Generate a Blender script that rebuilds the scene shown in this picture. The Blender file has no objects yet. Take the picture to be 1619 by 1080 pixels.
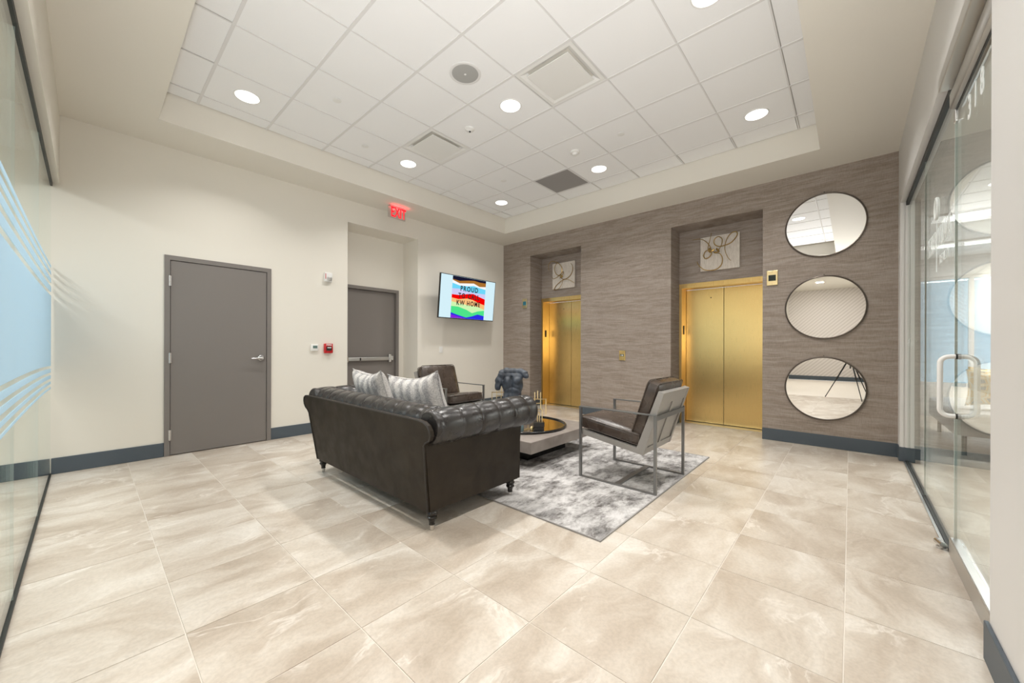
import bpy, bmesh, math, random
from mathutils import Vector, Matrix
from math import pi, sin, cos
random.seed(7)
C = bpy.context.scene.collection
sc = bpy.context.scene

# ------------------------------------------------------------------ camera, world, exposure
CAM_H, YAW, ROLL = 1.1987, 0.7352, 0.003
cd = bpy.data.cameras.new('camera'); cam = bpy.data.objects.new('camera', cd); C.objects.link(cam)
fw = Vector((cos(YAW), sin(YAW), 0)); rt = Vector((sin(YAW), -cos(YAW), 0)); up = Vector((0, 0, 1))
r2 = rt*cos(ROLL) + up*sin(ROLL); u2 = -rt*sin(ROLL) + up*cos(ROLL)
cam.matrix_world = Matrix(((r2.x, u2.x, -fw.x, 0), (r2.y, u2.y, -fw.y, 0), (r2.z, u2.z, -fw.z, CAM_H), (0, 0, 0, 1)))
cd.sensor_width = 36; cd.sensor_fit = 'HORIZONTAL'; cd.lens = 600/1619*36
cd.shift_x = (809.5-801.9)/1619; cd.shift_y = (548.7-540)/1619
cd.clip_start = 0.02
sc.camera = cam
sc.view_settings.view_transform = 'Standard'; sc.view_settings.look = 'None'
sc.view_settings.gamma = 1; sc.view_settings.use_curve_mapping = False
sc.view_settings.exposure = 0.0
sc.cycles.max_bounces = 12; sc.cycles.diffuse_bounces = 6; sc.cycles.glossy_bounces = 6
sc.cycles.transparent_max_bounces = 24; sc.cycles.caustics_reflective = False; sc.cycles.caustics_refractive = False
w = bpy.data.worlds.new('sky'); sc.world = w; w.use_nodes = True
bg = w.node_tree.nodes['Background']; bg.inputs[0].default_value = (0.66, 0.84, 1.0, 1); bg.inputs[1].default_value = 2.0
LAMP_W = 16.5          # watts of every recessed lobby lamp
LAMP_COL = (1.0, 0.972, 0.935)
SUITE_W = 95.0
FILL_W = 350.0         # unseen flash light on the tripod, added to brighten the ceiling

ZS, ZC = 3.363, 3.646          # soffit, tiled ceiling
YA, XB = 5.51, 5.97            # back wall, elevator wall
YC = -0.39                     # glass-door wall

# ------------------------------------------------------------------ materials
def mat(name, col=(.8, .8, .8), rough=.5, metal=0, **kw):
    m = bpy.data.materials.new(name); m.use_nodes = True
    p = m.node_tree.nodes['Principled BSDF']
    p.inputs['Base Color'].default_value = (*col, 1); p.inputs['Roughness'].default_value = rough
    p.inputs['Metallic'].default_value = metal
    for k, v in kw.items():
        p.inputs[k.replace('_', ' ')].default_value = v
    return m
class NT:
    def __init__(s, m): s.m = m; s.t = m.node_tree; s.p = s.t.nodes.get('Principled BSDF')
    def n(s, typ, **kw):
        nd = s.t.nodes.new(typ)
        for k, v in kw.items(): setattr(nd, k, v)
        return nd
    def l(s, a, b): s.t.links.new(a, b)
    def coord(s, scale=(1, 1, 1), rnd=0, kind='Object', rot=(0, 0, 0)):
        tc = s.n('ShaderNodeTexCoord'); mp = s.n('ShaderNodeMapping')
        mp.inputs['Scale'].default_value = scale; mp.inputs['Rotation'].default_value = rot
        src = tc.outputs[kind]
        if rnd:
            oi = s.n('ShaderNodeObjectInfo'); mu = s.n('ShaderNodeVectorMath', operation='SCALE')
            co = s.n('ShaderNodeCombineXYZ')
            s.l(oi.outputs['Random'], co.inputs[0]); s.l(oi.outputs['Random'], co.inputs[1])
            mu.inputs['Scale'].default_value = rnd; s.l(co.outputs[0], mu.inputs[0])
            ad = s.n('ShaderNodeVectorMath', operation='ADD'); s.l(src, ad.inputs[0]); s.l(mu.outputs[0], ad.inputs[1])
            src = ad.outputs[0]
        s.l(src, mp.inputs[0]); return mp.outputs[0]
    def noise(s, vec, scale, detail=4, rough=.5, dist=0):
        nd = s.n('ShaderNodeTexNoise'); s.l(vec, nd.inputs['Vector'])
        nd.inputs['Scale'].default_value = scale; nd.inputs['Detail'].default_value = detail
        nd.inputs['Roughness'].default_value = rough; nd.inputs['Distortion'].default_value = dist
        return nd.outputs['Fac']
    def ramp(s, fac, stops):
        r = s.n('ShaderNodeValToRGB'); e = r.color_ramp.elements
        while len(e) < len(stops): e.new(.5)
        for i, (p, c) in enumerate(stops):
            e[i].position = p; e[i].color = (*c, 1) if len(c) == 3 else c
        s.l(fac, r.inputs[0]); return r.outputs[0]
    def mix(s, fac, a, b, typ='MIX'):
        m = s.n('ShaderNodeMix', data_type='RGBA', blend_type=typ)
        for i, v in ((0, fac), (6, a), (7, b)):
            if isinstance(v, (int, float)): m.inputs[i].default_value = v
            elif isinstance(v, tuple): m.inputs[i].default_value = (*v, 1)
            else: s.l(v, m.inputs[i])
        return m.outputs[2]
    def bump(s, h, strength=.2, dist=.01):
        b = s.n('ShaderNodeBump'); b.inputs['Strength'].default_value = strength
        b.inputs['Distance'].default_value = dist; s.l(h, b.inputs['Height']); s.l(b.outputs[0], s.p.inputs['Normal'])
    def col(s, c): s.l(c, s.p.inputs['Base Color'])

def paint(name, col, rough=.6, sp=.3):
    m = mat(name, col, rough, **{'Specular_IOR_Level': sp}); t = NT(m)
    t.bump(t.noise(t.coord(), 220, 3), .06, .002); return m
M = {}
M['paint'] = paint('wall_paint', (.775, .745, .675))
M['white_paint'] = paint('white_trim_paint', (.74, .735, .72), .45)
M['pale_wall'] = paint('pale_grey_paint', (.75, .745, .735), .5)
M['base'] = paint('slate_rubber', (.085, .105, .125), .45)
M['door'] = paint('taupe_door_paint', (.205, .187, .175), .38, .4)
M['alu'] = mat('brushed_aluminium', (.62, .62, .61), .32, 1.0)
M['chrome'] = mat('satin_chrome', (.72, .72, .72), .25, 1.0)
M['black'] = mat('black_gasket', (.012, .014, .013), .5)
M['black_gloss'] = mat('black_gloss', (.01, .01, .011), .12)
M['white_plastic'] = mat('white_plastic', (.8, .8, .78), .35)
M['tbar'] = mat('ceiling_grid_metal', (.74, .735, .73), .5)
M['dark_void'] = mat('dark_void', (.02, .02, .02), .9)
M['red'] = mat('red_plastic', (.55, .015, .02), .35)
M['lcd'] = mat('green_grey_lcd', (.12, .19, .17), .3)
M['white_handle'] = mat('white_powder_coat', (.93, .93, .92), .22)

def emis(name, col, strength):
    m = bpy.data.materials.new(name); m.use_nodes = True; t = m.node_tree
    t.nodes.remove(t.nodes['Principled BSDF']); e = t.nodes.new('ShaderNodeEmission')
    e.inputs[0].default_value = (*col, 1); e.inputs[1].default_value = strength
    t.links.new(e.outputs[0], t.nodes['Material Output'].inputs[0]); return m
M['lens'] = emis('lamp_lens', (1, .97, .92), 3.0)
M['linear'] = emis('linear_lamp', (1, .98, .95), 2.0)
M['exit_red'] = emis('exit_red', (1.0, .02, .03), 1.6)

# floor tile
m = mat('travertine_tile', (.6, .5, .4), .3, **{'Specular_IOR_Level': .45}); t = NT(m)
v = t.coord((1, 1, 1), 40.0)
dn = t.n('ShaderNodeTexNoise'); t.l(v, dn.inputs['Vector']); dn.inputs['Scale'].default_value = 1.6; dn.inputs['Detail'].default_value = 4
sub = t.n('ShaderNodeVectorMath', operation='MULTIPLY_ADD'); t.l(dn.outputs['Color'], sub.inputs[0])
sub.inputs[1].default_value = (.55, .55, .55); t.l(v, sub.inputs[2]); wv = sub.outputs[0]
mp = t.n('ShaderNodeMapping'); mp.inputs['Rotation'].default_value = (0, 0, .75); mp.inputs['Scale'].default_value = (1, 2.2, 1); t.l(wv, mp.inputs[0])
big = t.noise(mp.outputs[0], 1.5, 8, .62, .5)
c1 = t.ramp(big, [(.28, (.385, .315, .245)), (.44, (.505, .435, .36)), (.55, (.59, .53, .455)), (.70, (.70, .655, .59))])
vn = t.noise(mp.outputs[0], 1.15, 6, .6, .8)
ab = t.n('ShaderNodeMath', operation='SUBTRACT'); t.l(vn, ab.inputs[0]); ab.inputs[1].default_value = .52
ab2 = t.n('ShaderNodeMath', operation='ABSOLUTE'); t.l(ab.outputs[0], ab2.inputs[0])
vm = t.ramp(ab2.outputs[0], [(0, (.55, .55, .55)), (.006, (.4, .4, .4)), (.03, (0, 0, 0))])
gate = t.ramp(t.noise(v, 2.1, 2), [(.48, (0, 0, 0)), (.60, (1, 1, 1))])
c2 = t.mix(t.mix(1.0, vm, gate, 'MULTIPLY'), c1, (.83, .79, .73))
dk = t.ramp(t.noise(mp.outputs[0], 2.3, 9, .72, .6), [(.56, (0, 0, 0)), (.72, (.5, .5, .5))])
c3 = t.mix(dk, c2, (.44, .375, .305))
fine = t.ramp(t.noise(v, 60, 4, .6), [(.35, (.93, .93, .93)), (.6, (1.03, 1.03, 1.03))])
t.col(t.mix(1.0, c3, fine, 'MULTIPLY'))
t.bump(t.noise(v, 90, 3), .05, .002)
M['tile'] = m
M['grout'] = mat('pale_grout', (.74, .69, .62), .8)

# ceiling tile
m = mat('mineral_tile', (.76, .745, .73), .85); t = NT(m)
t.col(t.ramp(t.noise(t.coord(), 300, 2), [(.3, (.865, .87, .875)), (.6, (.895, .90, .905))]))
t.bump(t.noise(t.coord(), 400, 3), .15, .002); M['ctile'] = m

# wallcovering: streaks run along the wall
def wallpaper(name, k=1.0):
    m = mat(name, (.3, .25, .2), .6, **{'Specular_IOR_Level': .35}); t = NT(m)
    dn = t.n('ShaderNodeTexNoise'); base = t.coord((1, 1, 1)); t.l(base, dn.inputs['Vector']); dn.inputs['Scale'].default_value = 3.2; dn.inputs['Detail'].default_value = 3
    ma = t.n('ShaderNodeVectorMath', operation='MULTIPLY_ADD'); t.l(dn.outputs['Color'], ma.inputs[0]); ma.inputs[1].default_value = (0, 0, .07); t.l(base, ma.inputs[2])
    mp_ = t.n('ShaderNodeMapping'); mp_.inputs['Scale'].default_value = (1, 1, 13.0); t.l(ma.outputs[0], mp_.inputs[0])
    n1 = t.noise(mp_.outputs[0], 2.4, 6, .55, .35)
    c = t.ramp(n1, [(.34, (.195*k, .158*k, .131*k)), (.47, (.250*k, .207*k, .177*k)), (.53, (.298*k, .254*k, .223*k)), (.66, (.35*k, .305*k, .273*k))])
    b = t.coord((2.2, 2.2, 70.0)); n2 = t.noise(b, 2.6, 4, .65, .5)
    c = t.mix(.42, c, t.ramp(n2, [(.38, (.17*k, .13*k, .10*k)), (.62, (.40*k, .345*k, .295*k))]))
    g = t.noise(t.coord((90, 90, 5)), 5, 2)
    h = t.noise(t.coord((5, 5, 90)), 5, 2)
    c = t.mix(.16, c, t.ramp(g, [(.38, (.13*k, .10*k, .08*k)), (.60, (.46*k, .40*k, .35*k))]))
    t.col(c); t.bump(h, .10, .002); return m
M['wallpaper'] = wallpaper('strie_wallcovering', 1.12)

m = mat('herringbone_wallcovering', (.7, .66, .63), .5); t = NT(m)
a = t.coord((1, 1, 1))
ck = t.n('ShaderNodeTexWave', wave_type='BANDS', bands_direction='DIAGONAL'); t.l(a, ck.inputs[0]); ck.inputs['Scale'].default_value = 5
t.col(t.ramp(ck.outputs['Fac'], [(.3, (.62, .58, .55)), (.6, (.74, .70, .67))])); M['pattern'] = m

# brushed gold
m = mat('brushed_brass', (.80, .545, .17), .30, 1.0, Anisotropic=.6); t = NT(m)
a = t.coord((90, 90, 1.2)); n = t.noise(a, 6, 3)
t.col(t.ramp(n, [(.2, (.79, .55, .215)), (.8, (.84, .60, .25))]))
rr = t.ramp(n, [(.3, (.27,)*3), (.7, (.31,)*3)]); t.l(rr, t.p.inputs['Roughness']); t.bump(n, .012, .0005); M['gold'] = m
M['brass'] = mat('polished_brass', (.90, .74, .42), .28, 1.0)
M['antique'] = mat('antique_gold', (.42, .28, .10), .32, 1.0)

# leathers
def leather(name, c1, c2, rough, bump=.12):
    m = mat(name, c1, rough, **{'Coat_Weight': .0 if rough > .4 else .12, 'Coat_Roughness': .25, 'Specular_IOR_Level': .25 if rough > .4 else .5}); t = NT(m)
    n = t.noise(t.coord(), 5, 6, .6, .4); t.col(t.ramp(n, [(.35, c1), (.65, c2)]))
    rr = t.ramp(t.noise(t.coord(), 9, 4), [(.3, (rough-.06,)*3), (.7, (rough+.08,)*3)]); t.l(rr, t.p.inputs['Roughness'])
    vo = t.n('ShaderNodeTexVoronoi'); t.l(t.coord(), vo.inputs['Vector']); vo.inputs['Scale'].default_value = 260
    t.bump(vo.outputs['Distance'], bump, .002); return m
M['sofa_outer'] = leather('worn_grey_leather', (.020, .0145, .0095), (.034, .026, .018), .5)
M['sofa_roll'] = leather('dark_grey_leather', (.018, .016, .0155), (.028, .0255, .0245), .27)
M['chair_leather'] = leather('brown_leather', (.040, .028, .021), (.078, .058, .046), .28)
M['piping'] = mat('dark_piping', (.02, .017, .015), .4)
M['leg_black'] = mat('ebonised_wood', (.012, .010, .009), .18)
M['nickel'] = mat('nickel', (.75, .73, .70), .18, 1.0)
M['steel_grey'] = mat('grey_steel', (.24, .24, .235), .35, .7)
M['frame_grey'] = mat('grey_panel_paint', (.33, .315, .295), .4, .15)

# rug
m = mat('distressed_rug', (.5, .48, .46), .95, **{'Specular_IOR_Level': .1}); t = NT(m)
a = t.coord((1, 1, 1)); b = t.coord((1.0, 1.7, 1))
n1 = t.noise(b, 2.6, 12, .74, .3); n2 = t.noise(b, 9, 8, .75)
c = t.ramp(n1, [(.37, (.045, .04, .037)), (.445, (.15, .137, .13)), (.50, (.41, .395, .385)), (.58, (.63, .615, .605)), (.70, (.40, .365, .34))])
c = t.mix(.35, c, t.ramp(n2, [(.38, (.12, .11, .105)), (.55, (.66, .65, .64))]))
t.col(c); t.bump(t.noise(a, 320, 3), .5, .004); M['rug'] = m
M['rug_edge'] = mat('rug_binding', (.30, .29, .28), .9)

# coffee table stone
m = mat('grey_faux_stone', (.25, .22, .20), .45); t = NT(m)
t.col(t.ramp(t.noise(t.coord(), 6, 6, .6), [(.35, (.215, .185, .165)), (.65, (.30, .265, .24))])); M['stone'] = m
M['tray_mirror'] = mat('smoked_mirror', (.62, .60, .56), .03, 1.0)
M['black_wood'] = mat('black_lacquer', (.008, .008, .008), .25)
M['mirror'] = mat('silver_mirror', (.93, .935, .925), .004, 1.0)
M['mirror_rim'] = mat('bronze_rim', (.12, .10, .085), .35, .8)
m = mat('slate_blue_resin', (.06, .075, .1), .45); t = NT(m)
t.col(t.ramp(t.noise(t.coord(), 9, 5, .6), [(.35, (.018, .023, .032)), (.65, (.060, .073, .095))])); M['torso'] = m
m = mat('black_marble', (.012, .012, .013), .15); M['marble'] = m
M['crystal'] = mat('blue_crystal', (.30, .42, .45), .12, 0, **{'Transmission_Weight': .35})

# pillow fabric
m = mat('striped_faux_fur', (.6, .58, .56), .95, **{'Sheen_Weight': .3}); t = NT(m)
a = t.coord((1, 1, 1)); wv_ = t.n('ShaderNodeTexWave', wave_type='BANDS', bands_direction='X'); t.l(a, wv_.inputs[0])
wv_.inputs['Scale'].default_value = 3.6; wv_.inputs['Distortion'].default_value = 1.2; wv_.inputs['Detail'].default_value = 2
wv_.inputs['Detail Scale'].default_value = 4; wv_.inputs['Distortion'].default_value = 2.2
c = t.ramp(wv_.outputs['Fac'], [(.15, (.27, .25, .25)), (.5, (.54, .51, .485)), (.85, (.70, .66, .615))])
spk = t.ramp(t.noise(a, 90, 4, .7), [(.36, (.15, .15, .15)), (.6, (.80, .78, .76))])
t.col(t.mix(.42, c, spk)); t.bump(t.noise(t.coord((1, 1, 1)), 130, 4, .7), .8, .01); M['fur'] = m
# yellow cushion
m = mat('yellow_grey_print', (.7, .5, .1), .8); t = NT(m)
vo = t.n('ShaderNodeTexVoronoi', feature='DISTANCE_TO_EDGE'); t.l(t.coord((1, 1.4, 1)), vo.inputs['Vector']); vo.inputs['Scale'].default_value = 9
vo.inputs['Randomness'].default_value = .45
t.col(t.ramp(vo.outputs['Distance'], [(.0, (.80, .74, .58)), (.07, (.80, .74, .58)), (.09, (.72, .44, .06)), (.17, (.76, .50, .10)), (.20, (.80, .76, .64)), (.23, (.16, .16, .17))]))
M['yellow'] = m
M['grey_fabric'] = mat('light_grey_upholstery', (.42, .43, .44), .9)
# art canvas
m = mat('cream_canvas', (.66, .60, .53), .7); t = NT(m)
t.col(t.ramp(t.noise(t.coord((1, 6, 1)), 14, 6, .7), [(.3, (.56, .50, .43)), (.6, (.74, .68, .61))])); M['canvas'] = m
M['grille'] = mat('perforated_return', (.30, .29, .285), .6)
M['speaker_mesh'] = mat('speaker_mesh', (.40, .40, .39), .6)

# clear architectural glass: transparent + Fresnel mirror reflection (both faces)
def glassmat(name, tint):
    m = bpy.data.materials.new(name); m.use_nodes = True; t = m.node_tree; t.nodes.remove(t.nodes['Principled BSDF'])
    tr = t.nodes.new('ShaderNodeBsdfTransparent'); tr.inputs[0].default_value = (*tint, 1)
    gl = t.nodes.new('ShaderNodeBsdfGlossy'); gl.inputs['Roughness'].default_value = 0.0; gl.inputs[0].default_value = (.96, .98, .97, 1)
    fr = t.nodes.new('ShaderNodeFresnel'); ge = t.nodes.new('ShaderNodeNewGeometry')
    mr = t.nodes.new('ShaderNodeMapRange'); mr.inputs['To Min'].default_value = 1.5; mr.inputs['To Max'].default_value = 1/1.5
    t.links.new(ge.outputs['Backfacing'], mr.inputs['Value']); t.links.new(mr.outputs[0], fr.inputs['IOR'])
    mx = t.nodes.new('ShaderNodeMixShader'); t.links.new(fr.outputs[0], mx.inputs[0])
    t.links.new(tr.outputs[0], mx.inputs[1]); t.links.new(gl.outputs[0], mx.inputs[2])
    t.links.new(mx.outputs[0], t.nodes['Material Output'].inputs[0]); return m
M['glass'] = glassmat('clear_glass', (.965, .985, .975))
m = bpy.data.materials.new('frosted_film'); m.use_nodes = True; tt = m.node_tree; tt.nodes.remove(tt.nodes['Principled BSDF'])
tr = tt.nodes.new('ShaderNodeBsdfTransparent'); tl = tt.nodes.new('ShaderNodeBsdfTranslucent'); df = tt.nodes.new('ShaderNodeBsdfDiffuse')
tl.inputs[0].default_value = (.70, .86, .97, 1); df.inputs[0].default_value = (.66, .80, .90, 1); tr.inputs[0].default_value = (.86, .95, 1, 1)
a1 = tt.nodes.new('ShaderNodeMixShader'); a1.inputs[0].default_value = .5; tt.links.new(tl.outputs[0], a1.inputs[1]); tt.links.new(df.outputs[0], a1.inputs[2])
a2 = tt.nodes.new('ShaderNodeMixShader'); a2.inputs[0].default_value = .80; tt.links.new(tr.outputs[0], a2.inputs[1]); tt.links.new(a1.outputs[0], a2.inputs[2])
tt.links.new(a2.outputs[0], tt.nodes['Material Output'].inputs[0]); M['film'] = m
M['decal'] = mat('white_vinyl', (.82, .86, .85), .6)
M['joint'] = mat('glass_edge', (.60, .72, .70), .25)

# ------------------------------------------------------------------ helpers
class MB:
    def __init__(s): s.bm = bmesh.new()
    def box(s, a, b, bev=0):
        x0, y0, z0 = a; x1, y1, z1 = b
        r = bmesh.ops.create_cube(s.bm, size=1); vs = r['verts']
        for v in vs: v.co = Vector(((x0+x1)/2+v.co.x*(x1-x0), (y0+y1)/2+v.co.y*(y1-y0), (z0+z1)/2+v.co.z*(z1-z0)))
        if bev:
            es = list({e for v in vs for e in v.link_edges})
            bmesh.ops.bevel(s.bm, geom=es, offset=bev, segments=2, affect='EDGES', profile=.5)
        return s
    def hull8(s, pts):      # 8 points: bottom 4 then top 4
        v = [s.bm.verts.new(p) for p in pts]
        for f in ((3, 2, 1, 0), (4, 5, 6, 7), (0, 1, 5, 4), (1, 2, 6, 5), (2, 3, 7, 6), (3, 0, 4, 7)):
            s.bm.faces.new([v[i] for i in f])
        return s
    def prism(s, pts, d):   # polygon (3-D points) extruded by vector d
        d = Vector(d); a = [s.bm.verts.new(p) for p in pts]; b = [s.bm.verts.new(Vector(p)+d) for p in pts]
        s.bm.faces.new(a[::-1]); s.bm.faces.new(b); n = len(a)
        for i in range(n): s.bm.faces.new((a[i], a[(i+1) % n], b[(i+1) % n], b[i]))
        return s
    def cyl(s, p0, p1, r0, r1=None, seg=24):
        r1 = r0 if r1 is None else r1
        return s.lathe(p0, Vector(p1)-Vector(p0), [(0, r0), (1, r1)], seg, norm=False)
    def lathe(s, o, ax, prof, seg=24, norm=True):
        o = Vector(o); ax = Vector(ax)
        k = ax.normalized(); d = k if norm else ax
        e1 = k.orthogonal().normalized(); e2 = k.cross(e1); rings = []
        for h, r in prof:
            rings.append([s.bm.verts.new(o+d*h+(e1*cos(2*pi*i/seg)+e2*sin(2*pi*i/seg))*max(r, 1e-4)) for i in range(seg)])
        for A, B in zip(rings, rings[1:]):
            for i in range(seg): s.bm.faces.new((A[i], A[(i+1) % seg], B[(i+1) % seg], B[i]))
        s.bm.faces.new(rings[0][::-1]); s.bm.faces.new(rings[-1]); return s
    def tube(s, pts, r, seg=8, closed=False, flat=1.0):
        pts = [Vector(p) for p in pts]; n = len(pts); rings = []; e1 = None
        for i in range(n):
            a = pts[i-1] if (i or closed) else pts[i]; b = pts[(i+1) % n] if (i < n-1 or closed) else pts[i]
            t = (b-a).normalized()
            if e1 is None: e1 = t.orthogonal().normalized()
            e1 = (e1-t*e1.dot(t)).normalized(); e2 = t.cross(e1)
            rr = r[i] if isinstance(r, (list, tuple)) else r
            rings.append([s.bm.verts.new(pts[i]+(e1*cos(2*pi*k/seg)+e2*sin(2*pi*k/seg)*flat)*rr) for k in range(seg)])
        m = n if closed else n-1
        for i in range(m):
            A, B = rings[i], rings[(i+1) % n]
            for k in range(seg): s.bm.faces.new((A[k], A[(k+1) % seg], B[(k+1) % seg], B[k]))
        if not closed: s.bm.faces.new(rings[0][::-1]); s.bm.faces.new(rings[-1])
        return s
    def sphere(s, c, r, sx=1, sy=1, sz=1, seg=16):
        g = bmesh.ops.create_uvsphere(s.bm, u_segments=seg, v_segments=seg//2+2, radius=1)
        for v in g['verts']: v.co = Vector((c[0]+v.co.x*r*sx, c[1]+v.co.y*r*sy, c[2]+v.co.z*r*sz))
        return s
    def frame(s, ax, pos, u0, u1, v0, v1, wd, dp):  # rectangular ring; ax: plane normal axis, uses (u,v) of other axes
        for a, b in (((u0, v0), (u0+wd, v1)), ((u1-wd, v0), (u1, v1)), ((u0+wd, v1-wd), (u1-wd, v1)), ((u0+wd, v0), (u1-wd, v0+wd))):
            p, q = [0]*3, [0]*3; o = [i for i in range(3) if i != ax]
            p[ax], q[ax] = pos, pos+dp; p[o[0]], p[o[1]] = a; q[o[0]], q[o[1]] = b; s.box(p, q)
        return s
def finish(bm, name, smooth):
    bmesh.ops.recalc_face_normals(bm, faces=bm.faces)
    me = bpy.data.meshes.new(name); bm.to_mesh(me); bm.free()
    if smooth:
        me.polygons.foreach_set('use_smooth', [True]*len(me.polygons))
        me.set_sharp_from_angle(angle=math.radians(38))
    return me
ORG = {}
def obj(name, mb, material, parent=None, smooth=False, at=None):
    bm = mb.bm if isinstance(mb, MB) else mb
    me = finish(bm, name, smooth) if not isinstance(bm, bpy.types.Mesh) else bm
    me.materials.clear(); me.materials.append(M[material] if isinstance(material, str) else material)
    o = bpy.data.objects.new(name, me); C.objects.link(o)
    if parent is not None:
        o.parent = parent; off = ORG[parent]
        me.transform(Matrix.Translation(-off)); ORG[o] = off
    elif at is not None:
        me.transform(Matrix.Translation(-Vector(at))); o.location = at; ORG[o] = Vector(at)
    else: ORG[o] = Vector((0, 0, 0))
    return o
def tag(o, label, cat, group=None, kind=None):
    o['label'] = label; o['category'] = cat
    if group: o['group'] = group
    if kind: o['kind'] = kind
    return o
def thing(name, label, cat, loc=(0, 0, 0), group=None, kind=None):
    o = bpy.data.objects.new(name, None); C.objects.link(o); o.location = loc; ORG[o] = Vector(loc)
    o.empty_display_size = .1
    return tag(o, label, cat, group, kind)
def struct(name, mb, material, label, cat, smooth=False, at=None):
    return tag(obj(name, mb, material, smooth=smooth, at=at), label, cat, kind='structure')
def share(name, me, parent, loc, rot=None):
    o = bpy.data.objects.new(name, me); C.objects.link(o); o.parent = parent; o.location = Vector(loc)-ORG[parent]
    if rot: o.rotation_euler = rot
    ORG[o] = Vector(loc); return o
def rounded_box(w, d, h, r, bulge=0.0, n=10, sag=0.0):
    bm = bmesh.new(); bmesh.ops.create_cube(bm, size=2)
    bmesh.ops.subdivide_edges(bm, edges=bm.edges[:], cuts=n, use_grid_fill=True)
    for v in bm.verts:
        u = [v.co.x, v.co.y, v.co.z]; hs = (w/2, d/2, h/2)
        p = Vector([a*b for a, b in zip(u, hs)]); q = Vector([max(-b+r, min(b-r, a)) for a, b in zip(p, hs)])
        dd = p-q
        if dd.length > 1e-9: p = q+dd.normalized()*r
        fx = max(0, 1-u[0]**2); fy = max(0, 1-u[1]**2); fz = max(0, 1-u[2]**2)
        p.z += (bulge*fx*fy)*(1 if u[2] > 0 else -.4)*abs(u[2])
        p.x += bulge*.5*fy*fz*u[0]; p.y += bulge*.5*fx*fz*u[1]
        v.co = p
    return bm
def loop_rr(w, d, r, z, n=6):
    pts = []
    for cx, cy, a0 in ((w/2-r, d/2-r, 0), (-w/2+r, d/2-r, 90), (-w/2+r, -d/2+r, 180), (w/2-r, -d/2+r, 270)):
        for k in range(n+1):
            a = math.radians(a0+90*k/n); pts.append((cx+r*cos(a), cy+r*sin(a), z))
    return pts
def xform(mb, mtx):
    bm = mb.bm if isinstance(mb, MB) else mb
    bmesh.ops.transform(bm, matrix=mtx, verts=bm.verts); return mb
def text_bm(txt, size, extrude=.001, align='CENTER', xs=1.0, bold=0.0, gap=1.0):
    cu = bpy.data.curves.new('t', 'FONT'); cu.body = txt; cu.size = size; cu.extrude = extrude; cu.align_x = align; cu.align_y = 'CENTER'
    cu.offset = bold; cu.space_character = gap; cu.resolution_u = 3
    o = bpy.data.objects.new('t', cu); C.objects.link(o)
    dg = bpy.context.evaluated_depsgraph_get(); me = bpy.data.meshes.new_from_object(o.evaluated_get(dg))
    bm = bmesh.new(); bm.from_mesh(me); bpy.data.meshes.remove(me); bpy.data.objects.remove(o); bpy.data.curves.remove(cu)
    bmesh.ops.transform(bm, matrix=Matrix.Scale(xs, 4, (1, 0, 0)), verts=bm.verts); return bm
def basis(o, x, y, z):
    x, y, z = Vector(x), Vector(y), Vector(z)
    return Matrix(((x.x, y.x, z.x, o[0]), (x.y, y.y, z.y, o[1]), (x.z, y.z, z.z, o[2]), (0, 0, 0, 1)))

# ------------------------------------------------------------------ floor
floor = struct('floor', MB().box((-6.4, YC-.16, -.12), (6.75, YA+.6, -.0025)), 'grout', 'beige travertine-look tiled lobby floor with pale grout joints', 'floor')
def tile(x0, x1, y0, y1, parent):
    g = .0018; cx, cy = (x0+x1)/2, (y0+y1)/2
    mb = MB(); a, b = (x1-x0)/2-g, (y1-y0)/2-g
    z = random.uniform(-.0004, .0004)
    mb.hull8([(-a, -b, -.002), (a, -b, -.002), (a, b, -.002), (-a, b, -.002), (-a+.001, -b+.001, z), (a-.001, -b+.001, z), (a-.001, b-.001, z), (-a+.001, b-.001, z)])
    me = finish(mb.bm, 'tile', False); me.materials.append(M['tile'])
    return share('tile', me, parent, (cx, cy, 0))
TS = .508
def cuts(lo, hi, off, st):
    xs = [lo]; k = math.ceil((lo-off)/st-1e-6)
    while off+k*st < hi-.01:
        if off+k*st > lo+.01: xs.append(off+k*st)
        k += 1
    return xs+[hi]
def cells(x0, x1, y0, y1, parent, ox=.276, oy=.017, st=TS):
    X, Y = cuts(x0, x1, ox, st), cuts(y0, y1, oy, st)
    for a, b in zip(X, X[1:]):
        for c, d in zip(Y, Y[1:]): tile(a, b, c, d, parent)
cells(-.235, XB, YC-.06, YA, floor)
for (a, b) in ((.86, 2.034), (3.61, 4.782)): cells(XB, 6.60, a, b, floor)
cells(2.574, 3.80, YA, 5.96, floor)
fs = struct('floor_suite', MB().box((1.0, -5.2, -.12), (10.2, YC-.16, -.001)), 'tile', 'tiled floor of the suite behind the glass door', 'floor')
fl = struct('floor_office', MB().box((-6.4, 1.9, -.0079), (-.24, YA, -.001)), 'tile', 'tiled floor behind the left glass wall', 'floor')

# ------------------------------------------------------------------ walls
b = MB()
for x0, x1 in ((-6.55, .575), (1.556, 2.574), (3.80, 6.12)): b.box((x0, YA, 0), (x1, YA+.12, ZS+.4))
b.box((.575, YA, 2.168), (1.556, YA+.12, ZS+.4)).box((.575, YA+.115, 0), (1.556, YA+.12, 2.168))
b.box((2.45, YA+.12, 0), (2.574, 6.1, ZS)).box((3.80, YA+.12, 0), (3.92, 6.1, ZS))
b.box((2.574, YA, 3.04), (3.80, 6.1, ZS+.4))
b.box((2.574, 5.96, 0), (2.69, 6.1, 3.04)).box((3.67, 5.96, 0), (3.80, 6.1, 3.04)).box((2.69, 5.96, 2.165), (3.67, 6.1, 3.04))
b.box((2.69, 6.09, 0), (3.67, 6.1, 2.165))
wall_back = struct('wall_back', b, 'paint', 'cream painted wall with the two taupe doors and the television', 'wall')
b = MB()
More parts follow.
